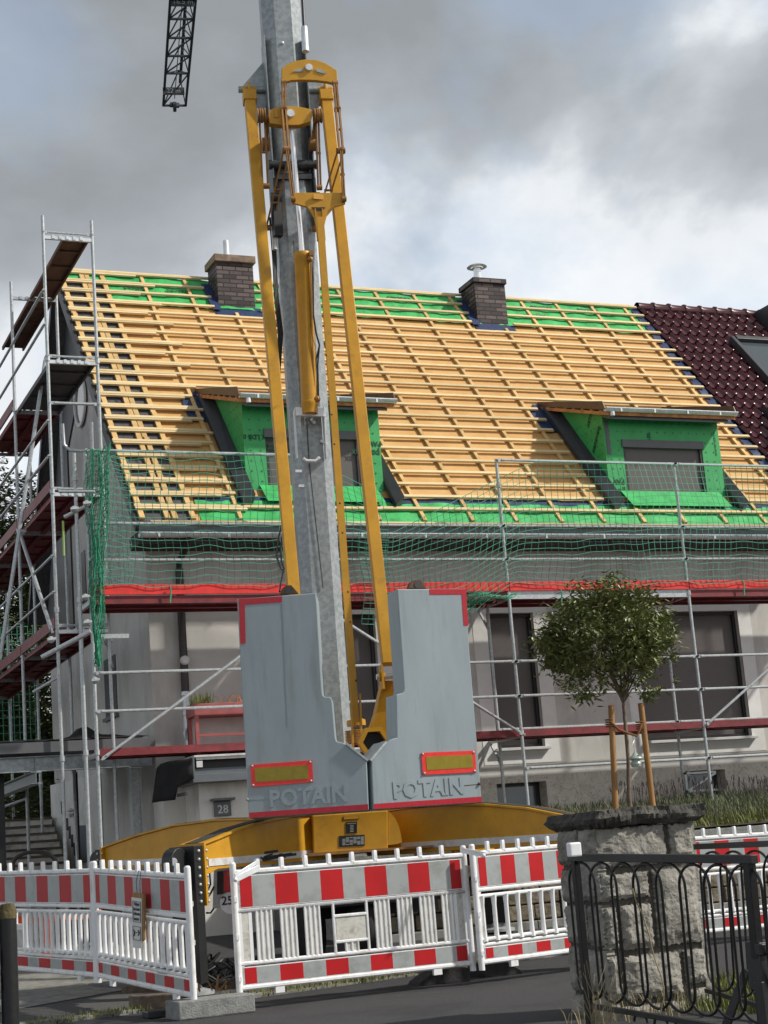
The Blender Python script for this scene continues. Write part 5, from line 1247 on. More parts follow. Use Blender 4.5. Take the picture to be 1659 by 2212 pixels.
# grass tufts along the kerb
def tufts(name, pts, n, hmin, hmax, m_, label, seed=1, spread=.05, w=.004, lean=.5):
    rr = random.Random(seed); mb = MB()
    for k in range(n):
        p = pts(rr); h = rr.uniform(hmin, hmax); a = rr.uniform(0, 6.3); d = V(math.cos(a), math.sin(a), 0); l = rr.uniform(.1, lean)*h; s_ = V(-d.y, d.x, 0)*w
        mb.add([p-s_, p+s_, p+d*l*.4+UZ*h*.6+s_*.8, p+d*l*.4+UZ*h*.6-s_*.8, p+d*l+UZ*h], [(0,1,2,3),(3,2,4)])
    return tag(mb.build(name, m_, recalc=False), label, 'grass', kind='stuff')
def kp_(a, b, lo, hi):
    def f(rr):
        t = rr.uniform(a, b); t += .25*math.sin(t*3)
        p = kp+kd*t+kn*rr.gauss((lo+hi)/2, (hi-lo)/2.5); return V(p.x, p.y, gz(p.x,p.y)+.02)
    return f
tufts('grass', kp_(-2.2, 3.2, -.02, .18), 2600, .02, .06, M['grass'], 'grass and moss growing along the kerb under the barriers', 3)
tufts('dry_grass', kp_(-2.2, 3.4, -.05, .2), 1200, .015, .045, M['straw'], 'dry clippings and straw along the kerb', 4)

# ------------------------------------------------------------------ stone pillar with cap
def zp(x, y): return ((1900+x*.67752)/1.82278, (3100+y*.67752)/1.82278)
PY = 9.75
def PF(x, y): return at(*zp(x, y), Y=PY)
pl = thing('stone_pillar', (5.75, 9.9, 0), 'rough sandstone gate pillar with a dark weathered cap slab', 'pillar')
def rock(mb, x0, x1, z0, z1, y0, y1, seed, axis='y', mi=0, amp=.018):
    # a rock faced block: grid front with bulge and chipped edges
    rr = random.Random(seed); n = max(4, int((x1-x0)/.012)); k = max(4, int((z1-z0)/.012)); vs = []
    ph = [rr.uniform(0, 6) for _ in range(6)]
    for j in range(k+1):
        for i in range(n+1):
            u, v = i/n, j/k; e_ = min(u, 1-u, v, 1-v)*2
            nz = mnoise.fractal(V(u*(x1-x0)*7+seed*3.1, v*(z1-z0)*7+seed, seed*.7), .9, 2.1, 6)
            ed = min(1, e_*(3.0+2*mnoise.noise(V(u*9+seed, v*9, 0))))
            b = .030*ed+.014*nz*min(1, e_*5)
            X = x0+(x1-x0)*u+(rr.uniform(-.008,.008) if i in (0, n) else 0); Zc = z0+(z1-z0)*v+(rr.uniform(-.008,.008) if j in (0, k) else 0)
            vs.append((X, y0-b, Zc) if axis == 'y' else (y0-b, X, Zc))
    o = len(vs); fs = [(j*(n+1)+i, j*(n+1)+i+1, (j+1)*(n+1)+i+1, (j+1)*(n+1)+i) for j in range(k) for i in range(n)]
    if axis == 'x': fs = [tuple(reversed(f)) for f in fs]
    ring = [i for i in range(n+1)]+[j*(n+1)+n for j in range(1, k+1)]+[k*(n+1)+i for i in range(n-1, -1, -1)]+[j*(n+1) for j in range(k-1, 0, -1)]
    bk = [(vs[i][0], y1, vs[i][2]) if axis == 'y' else (y1, vs[i][1], vs[i][2]) for i in ring]; vs += bk; m_ = len(ring)
    fs += [(ring[i], o+i, o+(i+1)%m_, ring[(i+1)%m_]) for i in range(m_)]
    mb.add(vs, fs, mi, False)
mb = MB(); tl = PF(690, 250); br = PF(1325, 1300)
x0 = PF(690,620).x; x1 = PF(1262,620).x; ztop = PF(700, 232).z; DEP = .52
rnd = random.Random(11)
# front face courses, measured on the photograph
fr = [(0,.715,.775,1.0),(.735,1.0,.79,1.0),(0,.50,.60,.755),(.52,1.0,.335,.76),(0,.14,.34,.58),(.16,.50,.33,.585),(0,.13,.08,.32),(.15,.74,.07,.315),(.76,1.0,.12,.315),(.76,1.0,-.05,.105),(0,.5,-.05,.055),(.52,.74,-.05,.055)]
for i, (a, b, c, d) in enumerate(fr): rock(mb, x0+(x1-x0)*a+.013, x0+(x1-x0)*b-.013, ztop*c+.013, ztop*d-.013, PY, PY+.06, 20+i)
sd = [(0,.45,.84,1.0),(.47,1.0,.80,1.0),(0,.6,.60,.83),(.62,1,.6,.79),(0,.4,.36,.59),(.42,1,.38,.59),(0,.7,.12,.35),(.72,1,.12,.37),(0,.5,-.05,.11),(.52,1,-.05,.11)]
for i, (a, b, c, d) in enumerate(sd): rock(mb, PY+DEP*a+.008, PY+DEP*b-.008, ztop*c+.008, ztop*d-.008, x0, x0+.06, 50+i, 'x')
for i, (a, b, c, d) in enumerate([(0,1,.8,1),(0,.5,.55,.79),(.52,1,.5,.79),(0,1,.3,.48),(0,1,0,.28)]):
    rr_ = MB(); mb.box(x1-.02, x1+.02, PY+DEP*a+.01, PY+DEP*b-.01, ztop*c+.01, ztop*d-.01)
mb.build('masonry', M['stone'], pl, recalc=False)
MB().box(x0+.022, x1-.012, PY+.025, PY+DEP, -.1, ztop-.005).build('mortar_core', M['mortar'], pl)
# cap slab with broken edges
mb = MB(); rr = random.Random(2); ca0 = PF(430, 205); ca1 = PF(1285, 150)
cx0, cx1, cy0, cy1 = x0-.045, x1+.075, PY-.09, PY+DEP+.08; n = 44; vs = []
loop = [(cx0+(cx1-cx0)*i/n, cy0) for i in range(n)]+[(cx1, cy0+(cy1-cy0)*i/24) for i in range(24)]+[(cx1-(cx1-cx0)*i/n, cy1) for i in range(n)]+[(cx0, cy1-(cy1-cy0)*i/24) for i in range(24)]
lay = [(0,.05),(.03,.012),(.06,0.0),(.085,.012),(.112,.018)]
for z, ins in lay:
    for (x, y) in loop:
        ux = max(-1, min(1, ((x+y*0)-(cx0+cx1)/2)/(cx1-cx0)*2)); uy = (y-(cy0+cy1)/2)/(cy1-cy0)*2
        k = ins+rr.uniform(-.010, .012)
        vs.append((x-ux*k-(.012*math.sin(y*20)), y-uy*k+.010*math.sin(x*23+z*40), ztop+z+rr.uniform(-.004,.004)+.006*math.sin(x*9)))
N_ = len(loop); fs = [(l*N_+i, l*N_+(i+1)%N_, (l+1)*N_+(i+1)%N_, (l+1)*N_+i) for l in range(len(lay)-1) for i in range(N_)]
fs.append(tuple(reversed(range(N_)))); fs.append(tuple(range((len(lay)-1)*N_, len(lay)*N_)))
mb.add(vs, fs); mb.build('cap_slab', M['capstone'], pl, recalc=False)
p = dp(*zp(534,362), 9.85); tag(MB().box(p.x-.040,p.x+.040,p.y-.02,p.y+.03,p.z-.042,p.z+.042).build('switch_box', M['pwhite'], bevel=.01), 'small white plastic box fixed to the left side of the stone pillar', 'switch box')
pts = [dp(*zp(x,y), 9.2) for x, y in ((872,590),(890,660),(930,740),(965,850),(985,940),(1005,1010),(1035,1090),(1053,1160),(1052,1230),(1032,1315))]
tag(MB().path(pts, .0045, 5, r1=.004).build('dry_stalk', M['straw']), 'long pale dry stalk leaning against the pillar front', 'stalk')

# ------------------------------------------------------------------ iron gate
ga, gb = dp(1242, 1852, 10.0), dp(1617, 1856, 8.75)      # top corners
gc, gd = dp(1272, 2172, 10.0), dp(1652, 2228, 8.75)
gt_ = thing('iron_gate', (ga.x, ga.y, 0), 'black wrought iron gate with interlaced oval bars open before the pillar', 'gate')
def GP(u, v): return (ga*(1-u)+gb*u)*(1-v)+(gc*(1-u)+gd*u)*v      # u along the gate, v from the top down
gn = (gb-ga).cross(UZ).normalized()
m = MB(); m.beam(GP(-.03,0), GP(1.03,0), .05, .045, up=UZ); m.beam(GP(0,0), GP(0,1.6), .038, .042, up=gn); m.beam(GP(1,.0), GP(1,1.3), .05, .05, up=gn); m.beam(GP(0,1.0), GP(1,1.02), .03, .03, up=UZ); 
m.build('gate_frame', M['iron'], gt_, bevel=.003)
def ovals(P_, u0, u1, n, w, v0, v1, r, hh, mb):
    for k in range(n):
        c = u0+(u1-u0)*k/(n-1); pts = []
        for s_ in range(0, 33):
            t = 2*math.pi*s_/32; cu = c+w*math.cos(t); vm = (v0+v1)/2; cap = hh
            cv = (v0+cap-cap*math.sin(t)) if 0 <= t <= math.pi else (v1-cap-cap*math.sin(t))
            pts.append(P_(cu, cv))
        mb.path(pts+[pts[0]], r, 6, cap=False)
m = MB(); ovals(GP, .03, .97, 8, .083, .035, .955, .0085, .14, m); ga_ = m.build('oval_bars', M['iron'], gt_)
m = MB()
for k in range(4):
    c = GP(.32+k*.12, 1.06); m.path([c+(gb-ga).normalized()*.06*math.cos(t)+UZ*.05*math.sin(t) for t in [math.pi*j/8 for j in range(9)]], .008, 6)
m.build('foot_scrolls', M['iron'], gt_)
m = MB(); m.obox(GP(1.0,.62), (gb-ga).normalized()*.055, gn*.03, UZ*.125); m.obox(GP(1.03,.52), (gb-ga).normalized()*.02, gn*.04, UZ*.03); m.obox(GP(1.03,.70), (gb-ga).normalized()*.02, gn*.04, UZ*.03)
m.build('lock_case', M['iron'], gt_, bevel=.006)
# second leaf seen further right, with its brace
g2 = thing('iron_gate', dp(1590, 1820, 9.6), 'second black iron gate leaf leaning behind the lock at far right', 'gate')
ha, hb, hc_, hd = dp(*zp(1240,345), 10.6), dp(*zp(1800,322), 9.4), dp(*zp(1300,1180), 10.6), dp(*zp(1860,1340), 9.4)
HP = lambda u, v: (ha*(1-u)+hb*u)*(1-v)+(hc_*(1-u)+hd*u)*v
m = MB().beam(HP(0,0), HP(1,0), .035, .035, up=UZ).beam(HP(0,1), HP(1,1), .025, .025, up=UZ).beam(HP(1,0), HP(1,1), .04, .04, up=gn); m.build('gate_frame', M['iron'], g2)
m = MB(); ovals(HP, .18, .86, 4, .15, .04, .97, .008, .14, m); m.build('oval_bars', M['iron'], g2)
m = MB().beam(dp(*zp(1415,1390),9.2), dp(*zp(1535,1060),9.2), .05, .02, up=gn); m.build('brace', M['iron'], g2)
pz = dp(*zp(1625,1150), 8.7); gp_ = MB().beam(V(pz.x,pz.y,-.1), V(pz.x,pz.y,pz.z+.02), .06, .06, up=gn).build('gate_post', M['iron'], bevel=.004); tag(gp_, 'short black steel post below the gate lock at the right edge', 'post')
# left gate post
lp = thing('gate_post', dp(18, 2212, 10), 'black round topped gate post with a worn wooden top at the left edge', 'post')
a = dp(16, 1962, 10.0); MB().tube(V(a.x,a.y,-.1), V(a.x,a.y,a.z-.06), .052, 16).build('post_tube', M['iron'], lp)
MB().lathe(V(a.x,a.y,a.z-.06), UZ, [(.054,0),(.054,.05),(.04,.085),(0,.09)], 16).build('post_top', mat('mossy_post_top', (.09,.07,.03), .9, var=.4, vscale=20, bump=.5), lp)
b = dp(-22, 1950, 10.0); MB().tube(V(b.x-.02,b.y,-.1), V(b.x-.02,b.y,a.z+.25), .045, 12).build('gate_stile', M['iron'], lp)
m = MB().tube(V(a.x-.09,a.y,a.z-.33), V(a.x-.09,a.y,a.z-.23), .035, 12).tube(V(a.x-.09,a.y,a.z-.47), V(a.x-.09,a.y,a.z-.37), .035, 12); m.build('hinge', M['black'], lp)

# ------------------------------------------------------------------ plants
def leaves(name, pts, size, m_, parent=None, seed=1, cat=None, label=None, droop=.5):
    rr = random.Random(seed); mb = MB()
    for p in pts:
        a = rr.uniform(0, 6.3); el = rr.uniform(-1.0, .7)*droop; d = V(math.cos(a)*math.cos(el), math.sin(a)*math.cos(el), math.sin(el)); s_ = d.cross(V(rr.uniform(-.5,.5), rr.uniform(-.5,.5), 1)).normalized(); L_ = size*rr.uniform(.6, 1.3); w = L_*.21; nn = d.cross(s_)*L_*.08
        p = Vector(p); mb.add([p, p+d*L_*.45+s_*w, p+d*L_, p+d*L_*.45-s_*w, p+d*L_*.5+nn], [(0,1,4),(1,2,4),(2,3,4),(3,0,4)])
    return mb.build(name, m_, parent, recalc=False)
TB = at(1362, 1762, Y=19.8); TT = at(1347, 1520, Y=19.8)
tr = thing('young_tree', (TB.x, TB.y, 1.35), 'young clipped standard tree with glossy leaves between two stakes', 'tree')
m = MB(); m.path([TB+V(0,0,-.3), TB+V(.01,0,.3), (TB+TT)/2+V(.02,0,0), TT], .032, 10, r1=.024); rr = random.Random(4)
tips = []
CEN = at(1312, 1385, Y=19.8); 
for k in range(20):
    a = rr.uniform(0, 6.3); l = rr.uniform(.5, .95); d = V(math.cos(a)*l*.72, math.sin(a)*l*.72, rr.uniform(.15, 1.35)); st = TT+V(0,0,rr.uniform(-.03,.15)); e_ = st+d+V(CEN.x-TT.x,0,0)*.7
    m.path([st, st+d*.35+V(0,0,.1), e_], .014, 5, r1=.004); tips.append(e_)
m.build('trunk', M['bark'], tr)
pts = []; pr = []
cl = []
for k in range(120):
    while True:
        v = V(rr.uniform(-1,1), rr.uniform(-1,1), rr.uniform(-1,1))
        if v.length < 1: break
    v = v.normalized()*(v.length**.35)
    rad = V(.86,.82,.84) if v.z > 0 else V(.86,.80,.80*(1-.15*abs(v.x)))
    q = CEN+V(v.x*rad.x, v.y*rad.y, v.z*rad.z*.80+.02)
    if v.z < -.5 and v.x < -.2 and rr.random() < .55: continue
    cl.append((q, rr.uniform(.13,.24)))
for q, s_ in cl:
    for k in range(int(80*(s_/.18)**2)):
        g_ = V(rr.gauss(0,s_*.55), rr.gauss(0,s_*.55), rr.gauss(0,s_*.5)); pts.append(q+g_)
for (px, py, n_, s_) in ((1165,1382,36,.05),(1180,1395,40,.06),(1200,1405,50,.07),(1450,1370,36,.06),(1452,1420,24,.05),(1225,1480,30,.05),(1235,1440,40,.06),(1250,1500,60,.07),(1275,1505,60,.07),(1400,1500,60,.06),(1420,1490,30,.05),(1455,1470,10,.04),(1320,1250,60,.09),(1245,1265,50,.07),(1400,1290,50,.08),(1430,1330,50,.08)):
    q = at(px, py, Y=19.75)
    for k in range(n_): pts.append(q+V(rr.gauss(0,s_), rr.gauss(0,s_), rr.gauss(0,s_*.8)))
cr_ = leaves('crown', pts, .105, M['leaf'], tr, 3, droop=1.0)
bz_ = leaves('bronze_shoots', [CEN+V(rr.uniform(-.6,.6), rr.uniform(-.7,.3), rr.uniform(.35,.75)) for k in range(260)]+[CEN+V(rr.uniform(-.8,.8), rr.uniform(-.8,.0), rr.uniform(-.5,.3)) for k in range(90)], .07, M['leaf_r'], tr, 8, droop=.9); bz_['kind'] = 'stuff'
for i, (px0, py0, px1, py1, lab) in enumerate(((1327,1750,1320,1524,'left round timber stake beside the young tree'), (1411,1745,1384,1519,'right round timber stake beside the young tree'))):
    a = at(px0,py0,Y=19.75); b = at(px1,py1,Y=19.75); tag(MB().tube(a+V(0,0,-.3), b, .042, 12).build('tree_stake', M['stake']), lab, 'stake')
m = MB(); a = at(1320,1560,Y=19.70); b = at(1352,1582,Y=19.70); c = at(1375,1590,Y=19.70); d = at(1386,1565,Y=19.70)
m.path([a, (a+b)/2+V(0,0,-.03), b, c, (c+d)/2+V(0,-.02,-.0), d], .018, 7)
for q in (a, d):
    for k in range(4): m.lathe(q+V(0,.05,-.06+k*.03), UZ, [(.05,0),(.058,.008),(.05,.016)], 12)
tag(m.build('tree_tie', M['rope']), 'brown coir rope tying the tree between its stakes', 'rope')
m = MB(); q = at(1373,1640,Y=19.6); m.lathe(q, UZ, [(0,-.10),(.062,-.10),(.075,-.06),(.055,-.015),(.06,-.005),(.10,.005),(.095,.02),(.05,.05),(.02,.085),(.008,.10),(0,.10)], 18)
la = m.build('bird_feeder', M['ceramic']); tag(la, 'small pale green ceramic bird feeder hanging from the rope', 'bird feeder'); MB().path([q+V(0,0,.1), q+V(-.02,0,.2), at(1370,1598,Y=19.66)], .003, 4).build('wire', M['galv'], la)
MB().lathe(q+V(.0,-.075,.03), V(0,-1,0), [(0,.0),(.02,0)], 10).build('opening', M['black'], la)
def bed(x0, x1, y0, y1):
    def f(r_): x = r_.uniform(x0,x1); y = r_.uniform(y0,y1); return V(x, y, tz(x,y)-.01)
    return f
tufts('lavender', bed(13.2, 19, 19.2, 21.9), 9000, .06, .19, M['lav'], 'grey green lavender covering the raised bed at right', 6, w=.006, lean=.7)
tufts('garden_grass', bed(8, 19, 18.8, 22.3), 9000, .03, .12, M['lav'], 'low ground cover on the raised bed', 7, w=.005, lean=.9)
tufts('garden_grass', bed(9.5, 19, 18.75, 19.5), 2600, .06, .22, M['grass'], 'bright grass blades along the edge of the raised bed', 8, w=.008, lean=.9)
mb = MB(); r_ = random.Random(12)
for k in range(330):
    x = r_.uniform(12.6, 18.5); y = r_.uniform(20.6, 22.3); z = tz(x,y)+r_.uniform(.16,.28); p = V(x,y,z); d = V(r_.uniform(-.3,.3), r_.uniform(-.2,.2), 1).normalized()
    mb.path([p-d*.25, p], .003, 3, cap=False); mb.path([p, p+d*.07], .010, 4, cap=True, r1=.005)
tag(mb.build('lavender_flowers', M['lavf'], recalc=False), 'dull purple lavender heads in front of the stone plinth', 'flowers', kind='stuff')
tufts('verge_grass', lambda r_: V(r_.uniform(5.95, 7.4), r_.uniform(9.0, 11.0), 0), 3500, .03, .14, M['grass'], 'weedy grass on the verge right of the pillar', 9, w=.004)
tufts('verge_weeds', lambda r_: V(r_.uniform(5.05, 6.0), r_.uniform(9.35, 9.7), 0), 130, .05, .22, M['straw'], 'dry weeds at the foot of the pillar', 10, w=.003, lean=.9)
m = MB(); r_ = random.Random(21)
for k in range(26):
    c = dp(1290+r_.uniform(-22,26), 2160, 9.7); h = r_.uniform(.12,.38); a = r_.uniform(-.16,.16); m.path([V(c.x,c.y,.05), V(c.x+a*.4,c.y,.05+h*.6), V(c.x+a,c.y,.05+h)], .0016, 3, cap=False)
tag(m.build('weeds', M['straw']), 'thin dry stems growing through the left edge of the gate', 'weeds', kind='stuff')
# trees and hedge at far left behind the scaffold
def bigtree(name, c, rx, rz, n, seed, label, size=.16):
    t = thing(name, (c[0], c[1], .3), label, 'tree', 'trees behind the carport'); rr = random.Random(seed); m = MB()
    m.path([V(c[0],c[1],.2), V(c[0]+.1,c[1],c[2]*.6), V(c[0],c[1],c[2])], .14, 8, r1=.06)
    for k in range(9): a = rr.uniform(0,6.3); m.path([V(c[0],c[1],c[2]*rr.uniform(.4,.8)), V(c[0]+rx*.7*math.cos(a), c[1]+rx*.7*math.sin(a), c[2]+rr.uniform(-.2,.8)*rz)], .05, 5, r1=.015)
    m.build('trunk', M['bark'], t); P_ = []
    for k in range(110):
        a = rr.uniform(0,6.3); e_ = rr.uniform(-1,1); r_ = rr.uniform(.45,1)
        q = V(c[0]+rx*r_*math.cos(a)*math.sqrt(1-e_*e_), c[1]+rx*r_*math.sin(a)*math.sqrt(1-e_*e_), c[2]+rz*r_*e_)
        for j in range(n//40): P_.append(q+V(rr.uniform(-1,1)*rx*.2, rr.uniform(-1,1)*rx*.2, rr.uniform(-1,1)*rz*.17))
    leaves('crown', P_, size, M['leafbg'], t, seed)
hp_ = []; rr = random.Random(90)
for k in range(260):
    q = V(rr.uniform(1.0, 9.5), rr.uniform(33.4, 34.6), rr.uniform(.6, 5.4)-.5*abs(math.sin(k))); hp_ += [q+V(rr.gauss(0,.3), rr.gauss(0,.3), rr.gauss(0,.3)) for _ in range(60)]
hd_ = leaves('hedge', hp_, .19, M['leafbg'], None, 91); MB().box(.6, 9.8, 34.5, 35.2, .2, 4.6).build('hedge_backing', M['leafbg'], hd_)  # solid box added behind the leaves to block sky showing through
tag(hd_, 'tall dark hedge behind the carport and gable scaffold', 'hedge')
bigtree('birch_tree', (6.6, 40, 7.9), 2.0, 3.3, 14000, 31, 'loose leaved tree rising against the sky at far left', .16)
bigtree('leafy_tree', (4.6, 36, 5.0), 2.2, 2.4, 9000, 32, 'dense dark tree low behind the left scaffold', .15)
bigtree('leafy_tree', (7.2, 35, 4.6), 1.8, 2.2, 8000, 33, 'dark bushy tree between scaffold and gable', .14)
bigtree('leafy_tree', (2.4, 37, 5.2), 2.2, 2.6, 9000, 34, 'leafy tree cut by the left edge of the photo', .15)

# ------------------------------------------------------------------ porch, planter, canopy
po = thing('porch', (6.7, 21.6, 0), 'white plastered porch with a grey canopy box and house number', 'porch')
pc = at(432, 1760, Y=21.25); PX0 = pc.x
MB().box(PX0, 8.4, 21.25, FY-.04, .3, 2.38).build('porch_wall', M['white'], po)
MB().box(PX0-.30, PX0-.002, 21.9, FY-.04, .3, 2.3).build('side_wall', M['white'], po)
cz0, cz1 = at(425,1690,Y=20.95).z, at(415,1636,Y=20.95).z
x_l = at(416,1660,Y=20.95).x
cb_ = MB().box(x_l, 8.6, 20.95, 22.2, cz0, cz0+.10).box(x_l, x_l+.03, 20.95, 22.2, cz0+.10, cz1).box(x_l+.03, 8.6, 21.05, 22.2, cz0+.1, cz0+.18)
cb_.build('canopy', M['greyboard'], po, bevel=.003)
MB().box(x_l+.06, 8.6, 20.97, 21.0, cz1-.035, cz1).box(x_l+.03, 8.6, 20.95, 22.2, cz1, cz1+.025).box(x_l+.06, x_l+.14, 20.96, 20.98, cz1-.13, cz1-.05).build('canopy_rail', M['whiteband'], po)
MB().box(x_l+.05, 8.5, 21.1, 21.12, cz0+.18, cz1-.03).build('slot', M['black'], po)
p = at(481, 1742, Y=21.22)
np_ = MB().box(p.x-.115,p.x+.115,21.215,21.245,p.z-.125,p.z+.07).build('number_plate', M['deckgrey'], po, bevel=.008)
MB().box(p.x-.155,p.x+.15,21.12,21.246,p.z+.075,p.z+.105).build('plate_hood', M['deckgrey'], np_, bevel=.003)
lettering('28', .15, V(p.x-.0,21.212,p.z-.04), V(1,0,0), UZ, M['galv'], np_, bold=.001)
p = at(396, 1716, X=PX0-.302); MB().box(PX0-.33,PX0-.303,p.y-.2,p.y+.2,p.z-.02,p.z+.02).build('letter_slot', M['anthra'], po)
# black sheet
r_ = random.Random(3); mb = MB()
A = [(415,1636),(400,1640),(380,1642),(362,1645),(347,1650),(338,1660)]; B = [(418,1682),(400,1693),(383,1700),(378,1728),(350,1731),(328,1734)]
nn_ = 6; rows_ = 7; vs = []
for j in range(rows_+1):
    t = j/rows_
    for i in range(nn_):
        px = A[i][0]*(1-t)+B[i][0]*t; py = A[i][1]*(1-t)+B[i][1]*t; vs.append(at(px, py, Y=20.9+i*.10+.03*math.sin(i*2.2+j*.7)))
mb.add(vs, [(j*nn_+i, j*nn_+i+1, (j+1)*nn_+i+1, (j+1)*nn_+i) for j in range(rows_) for i in range(nn_-1)], 0, True)
o = mb.build('black_sheet', M['blackcloth'], recalc=False); s_ = o.modifiers.new('thickness', 'SOLIDIFY'); s_.thickness = .012
tag(o, 'black plastic sheet draped over the left end of the porch canopy', 'sheet')
# pink planter stand on the canopy
pk = thing('planter_stand', (7, 21.9, cz1), 'dusty red metal planter stand on the porch canopy', 'planter')
Yp = 21.75; a = at(418,1520,Y=Yp); zt_p = a.z; b = at(420,1546,Y=Yp); px0 = at(421,1560,Y=Yp).x; px1 = px0+1.6; zb_p = cz1+.03
MB().box(px0,px1,Yp,Yp+.42,b.z,zt_p).build('trough', M['pink'], pk, bevel=.004)
for x in (px0+.01, px1-.06):
    for y in (Yp+.01, Yp+.36): MB().box(x,x+.05,y,y+.05,zb_p,b.z-.002).build('leg', M['pink'], pk)
MB().box(px0+.06,px1-.06,Yp+.01,Yp+.04,zb_p+.30,zb_p+.335).build('lower_bar', M['pink'], pk)
MB().box(px0+.01,px1,Yp+.38,Yp+.41,zb_p,b.z-.002).build('back_panel', M['render'], pk)
def trough_pts(x0, x1): return lambda r_: V(r_.uniform(x0,x1), r_.uniform(Yp+.05,Yp+.35), zt_p-.01)
tufts('trough_plant', trough_pts(px0+.04,px0+.32), 220, .06, .22, M['grass'], 'small green flowering plant in the planter trough', 41, w=.004)
m = MB(); r_ = random.Random(8)
for k in range(60):
    c = V(r_.uniform(px0+.42,px1), r_.uniform(Yp+.08,Yp+.3), zt_p); a = r_.uniform(0,6.3); m.path([c, c+V(.05*math.cos(a),.05*math.sin(a),r_.uniform(.05,.12)), c+V(.14*math.cos(a),.1*math.sin(a),r_.uniform(.03,.15))], .006, 4, r1=.002)
tag(m.build('dried_succulent', M['rough_wood']), 'withered reddish succulent along the planter trough', 'plant', kind='stuff')

# ------------------------------------------------------------------ carport
cp = thing('carport', (4.5, 24, 0), 'grey steel carport attached to the gable wall', 'carport')
zf0, zf1 = at(170,1624,Y=22.35).z, at(170,1596,Y=22.35).z
zf0, zf1 = 2.86, 3.00
MB().box(2.2, 5.88, 22.30, 22.34, zf0, zf1).build('fascia', M['deckgrey'], cp)
MB().box(2.2, 5.88, 22.345, 25.6, zf0+.03, zf1-.03).build('roof_panel', M['anthra'], cp)
m = MB()
for z in (2.62, 2.81): m.box(2.2, 5.86, 22.40, 22.52, z, z+.012)
m.box(2.2, 5.86, 22.455, 22.465, 2.632, 2.81)
for x in (4.27,): m.box(x-.005,x+.005,22.40,22.52,2.632,2.81)
m.build('steel_beam', M['mast'], cp)
m = MB(); bx = 4.27
for z in (2.46, 2.607): m.box(bx-.07, bx+.07, 22.40, 25.5, z, z+.012)
m.box(bx-.005, bx+.005, 22.40, 25.5, 2.472, 2.607); m.build('cross_beam', M['galv'], cp)
for x in (5.62,): 
    m = MB().box(x-.07,x-.06,22.42,22.56,.35,2.60).box(x+.06,x+.07,22.42,22.56,.35,2.60).box(x-.06,x+.06,22.485,22.495,.35,2.60).box(x-.09,x+.09,22.40,22.58,2.60,2.615)
    m.build('steel_post', M['galv'], cp)
for x in (2.9,): MB().box(x-.06,x+.06,22.42,22.56,.35,2.60).build('steel_post', M['black'], cp)
xx_ = at(303*1/1.0*.0+ 168, 1700, Y=24.5).x
q = at(168,1820,Y=25.6); MB().box(q.x-.03,q.x+.03,25.57,25.63,.35,2.8).build('thin_post', M['black'], cp)
q = at(3,1800,Y=23.0); MB().box(q.x-.05,q.x+.05,22.97,23.03,.35,2.8).build('thin_post', M['black'], cp)
m = MB(); r_ = random.Random(14); vs = []
n_ = 40
for j in range(5):
    for i in range(n_+1):
        x = 2.2+3.62*i/n_; hmp = .14*math.exp(-((x-4.95)/.14)**2)+.035*math.exp(-((x-5.2)/.3)**2)
        vs.append((x, 22.33+j*.15, 3.015+(.03+hmp)*(1 if 0 < j < 4 else 0)+.006*math.sin(x*20+j)))
m.add(vs, [(j*(n_+1)+i, j*(n_+1)+i+1, (j+1)*(n_+1)+i+1, (j+1)*(n_+1)+i) for j in range(4) for i in range(n_)], 0, True)
tag(m.build('roofing_felt', M['blackcloth'], recalc=False), 'crumpled black roofing felt lying along the carport roof edge', 'roofing felt')
# stairs and white flanking wall behind the carport
st = thing('garden_steps', (4.6, 26, .35), 'flight of pale concrete steps rising behind the carport', 'steps')
Y0 = 26.0
for k in range(7):
    y = Y0+k*.32; px_r = 130-k*0; zt_s = at(60,1866-k*16.5,Y=y).z; xr = at(146-k*5.5,1860-k*16,Y=y).x
    MB().box(3.2, xr, y+.0, y+.33, zt_s-.035, zt_s).build('tread', M['beam'], st); MB().box(3.2, xr, y+.02, y+.34, .2, zt_s-.036).build('step', mat('step_concrete', (.66,.65,.61), .9, var=.12, vscale=4, grime=(.25,.23,.19), gscale=4) if k == 0 else bpy.data.materials['step_concrete'], st, bevel=.012)
wl = thing('white_side_wall', (5.4, 26, .35), 'white plastered wall beside the steps under the carport', 'wall')
wy = 25.9; w0_ = at(200,1750,Y=wy).x
pp = [at(108,1690,Y=28.3), at(212,1676,Y=25.9), at(212,1870,Y=25.9), at(150,1880,Y=25.9), at(132,1800,Y=27), at(108,1770,Y=28.3)]
a = at(108,1685,Y=28.2); b = at(215,1672,Y=25.8); 
mb = MB(); A0 = V(a.x,a.y,.2); B0 = V(b.x,b.y,.2); mb.prism([A0,B0,V(b.x,b.y,2.78),V(a.x,a.y,2.78)], V(.18,.08,0)); mb.build('wall_panel', M['white'], wl)
def WP(px, py): nn2 = V(b.y-a.y, -(b.x-a.x), 0).normalized(); return onp(px, py, A0-nn2*0-V(0,0,0), nn2)
n2 = V(b.y-a.y, -(b.x-a.x), 0).normalized()
if n2.dot(HD) > 0: n2 = -n2
m = MB().prism([WP(173,1783)+n2*.01,WP(190,1782)+n2*.01,WP(192,1862)+n2*.01,WP(174,1864)+n2*.01], n2*.015); m.build('recess_door', M['greyboard'], wl)
m = MB()
for k in range(6): q = WP(136+k*5.4,1758+k*18)+n2*.01; m.prism([q,q+V(0,0,.2),q+V(.03,-.03,.2),q+V(.03,-.03,0)], n2*.02)
m.build('tread_lights', M['anthra'], wl)
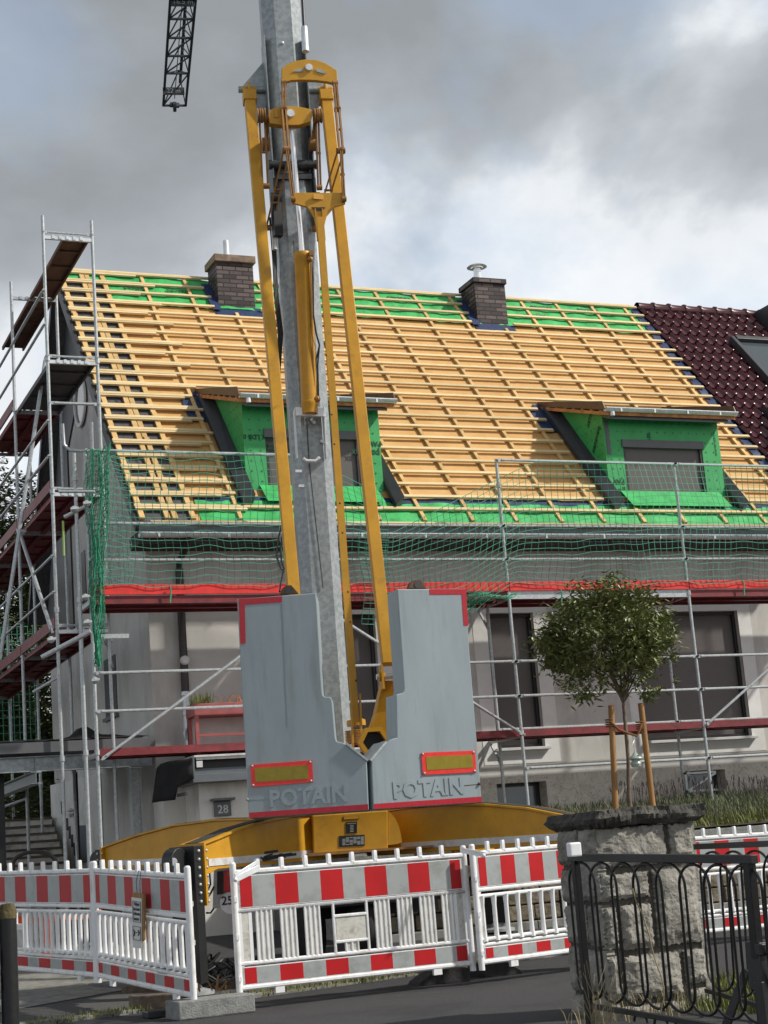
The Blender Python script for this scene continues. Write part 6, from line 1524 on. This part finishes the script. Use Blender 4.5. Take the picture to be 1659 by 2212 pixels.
q = WP(159,1750)+n2*.05; tag(MB().sphere(q, .055, 10, 6, sc=(1,1,.6)).lathe(q-V(0,0,.12), UZ, [(0,0),(.03,.02),(.05,.07)], 10).build('wall_lamp', M['whiteband']), 'small white dome lamp on the white side wall', 'lamp')
bw_ = MB().box(1.0, 8.0, 31.2, 31.4, .2, 1.9).build('rear_wall', M['render_b']); tag(bw_, 'low rear boundary wall in deep shade behind the steps', 'wall')
def bushpts(): 
    r_ = random.Random(77); c = at(75,1745,Y=29.2); return [c+V(r_.gauss(0,.42), r_.gauss(0,.3), r_.gauss(0,.26)) for _ in range(1500)]
bs = leaves('shrub', bushpts(), .11, M['leafbg'], None, 5); tag(bs, 'grey green bushy shrub at the top of the garden steps', 'shrub')
q = at(30, 1760, Y=29.6); tag(MB().box(q.x-.9,q.x+.9,29.6,29.7,at(30,1768,Y=29.6).z-.6,at(30,1768,Y=29.6).z).build('red_edging', M['scafred']), 'dark red board edging above the steps', 'edging')
# dark hoop and orange crate glimpsed by the left barrier
m = MB(); a = dp(28,1868,17.6); b = dp(122,1866,17.6); pts = [a+(b-a)*((1-math.cos(t))/2)+UZ*.13*math.sin(t) for t in [math.pi*k/12 for k in range(13)]]
m.path([a-UZ*.8]+pts+[b-UZ*.8], .022, 8); tag(m.build('steel_hoop', M['black']), 'black tubular hoop standing behind the left barrier', 'hoop')
c = dp(98, 1975, 18.4); m = MB(); z0_ = gz(c.x, c.y); m.box(c.x-.62,c.x+.62,c.y-.03,c.y+.03,z0_+.50,z0_+.60); m.box(c.x-.06,c.x+.06,c.y-.03,c.y+.03,z0_,z0_+.5); 
tag(m.build('orange_screen', M['orange'], bevel=.01), 'bright orange plastic panel seen through the dirty left barrier', 'panel')

# ------------------------------------------------------------------ shared groups
GR = {'tree_stake': 'stakes beside the young tree', 'timber': 'old timbers by the concrete block', 'concrete_foot': 'concrete blocks under the barriers',
      'rubber_foot': 'rubber feet under the barriers', 'net_tie': 'green ribbons on the toe board', 'safety_net': 'green safety nets on the scaffold',
      'iron_gate': 'black iron gate leaves', 'connecting_strap': 'straps joining the barriers'}
for o in list(S.objects):
    if o.parent is None and o.name.split('.')[0] in GR and 'group' not in o: o['group'] = GR[o.name.split('.')[0]]
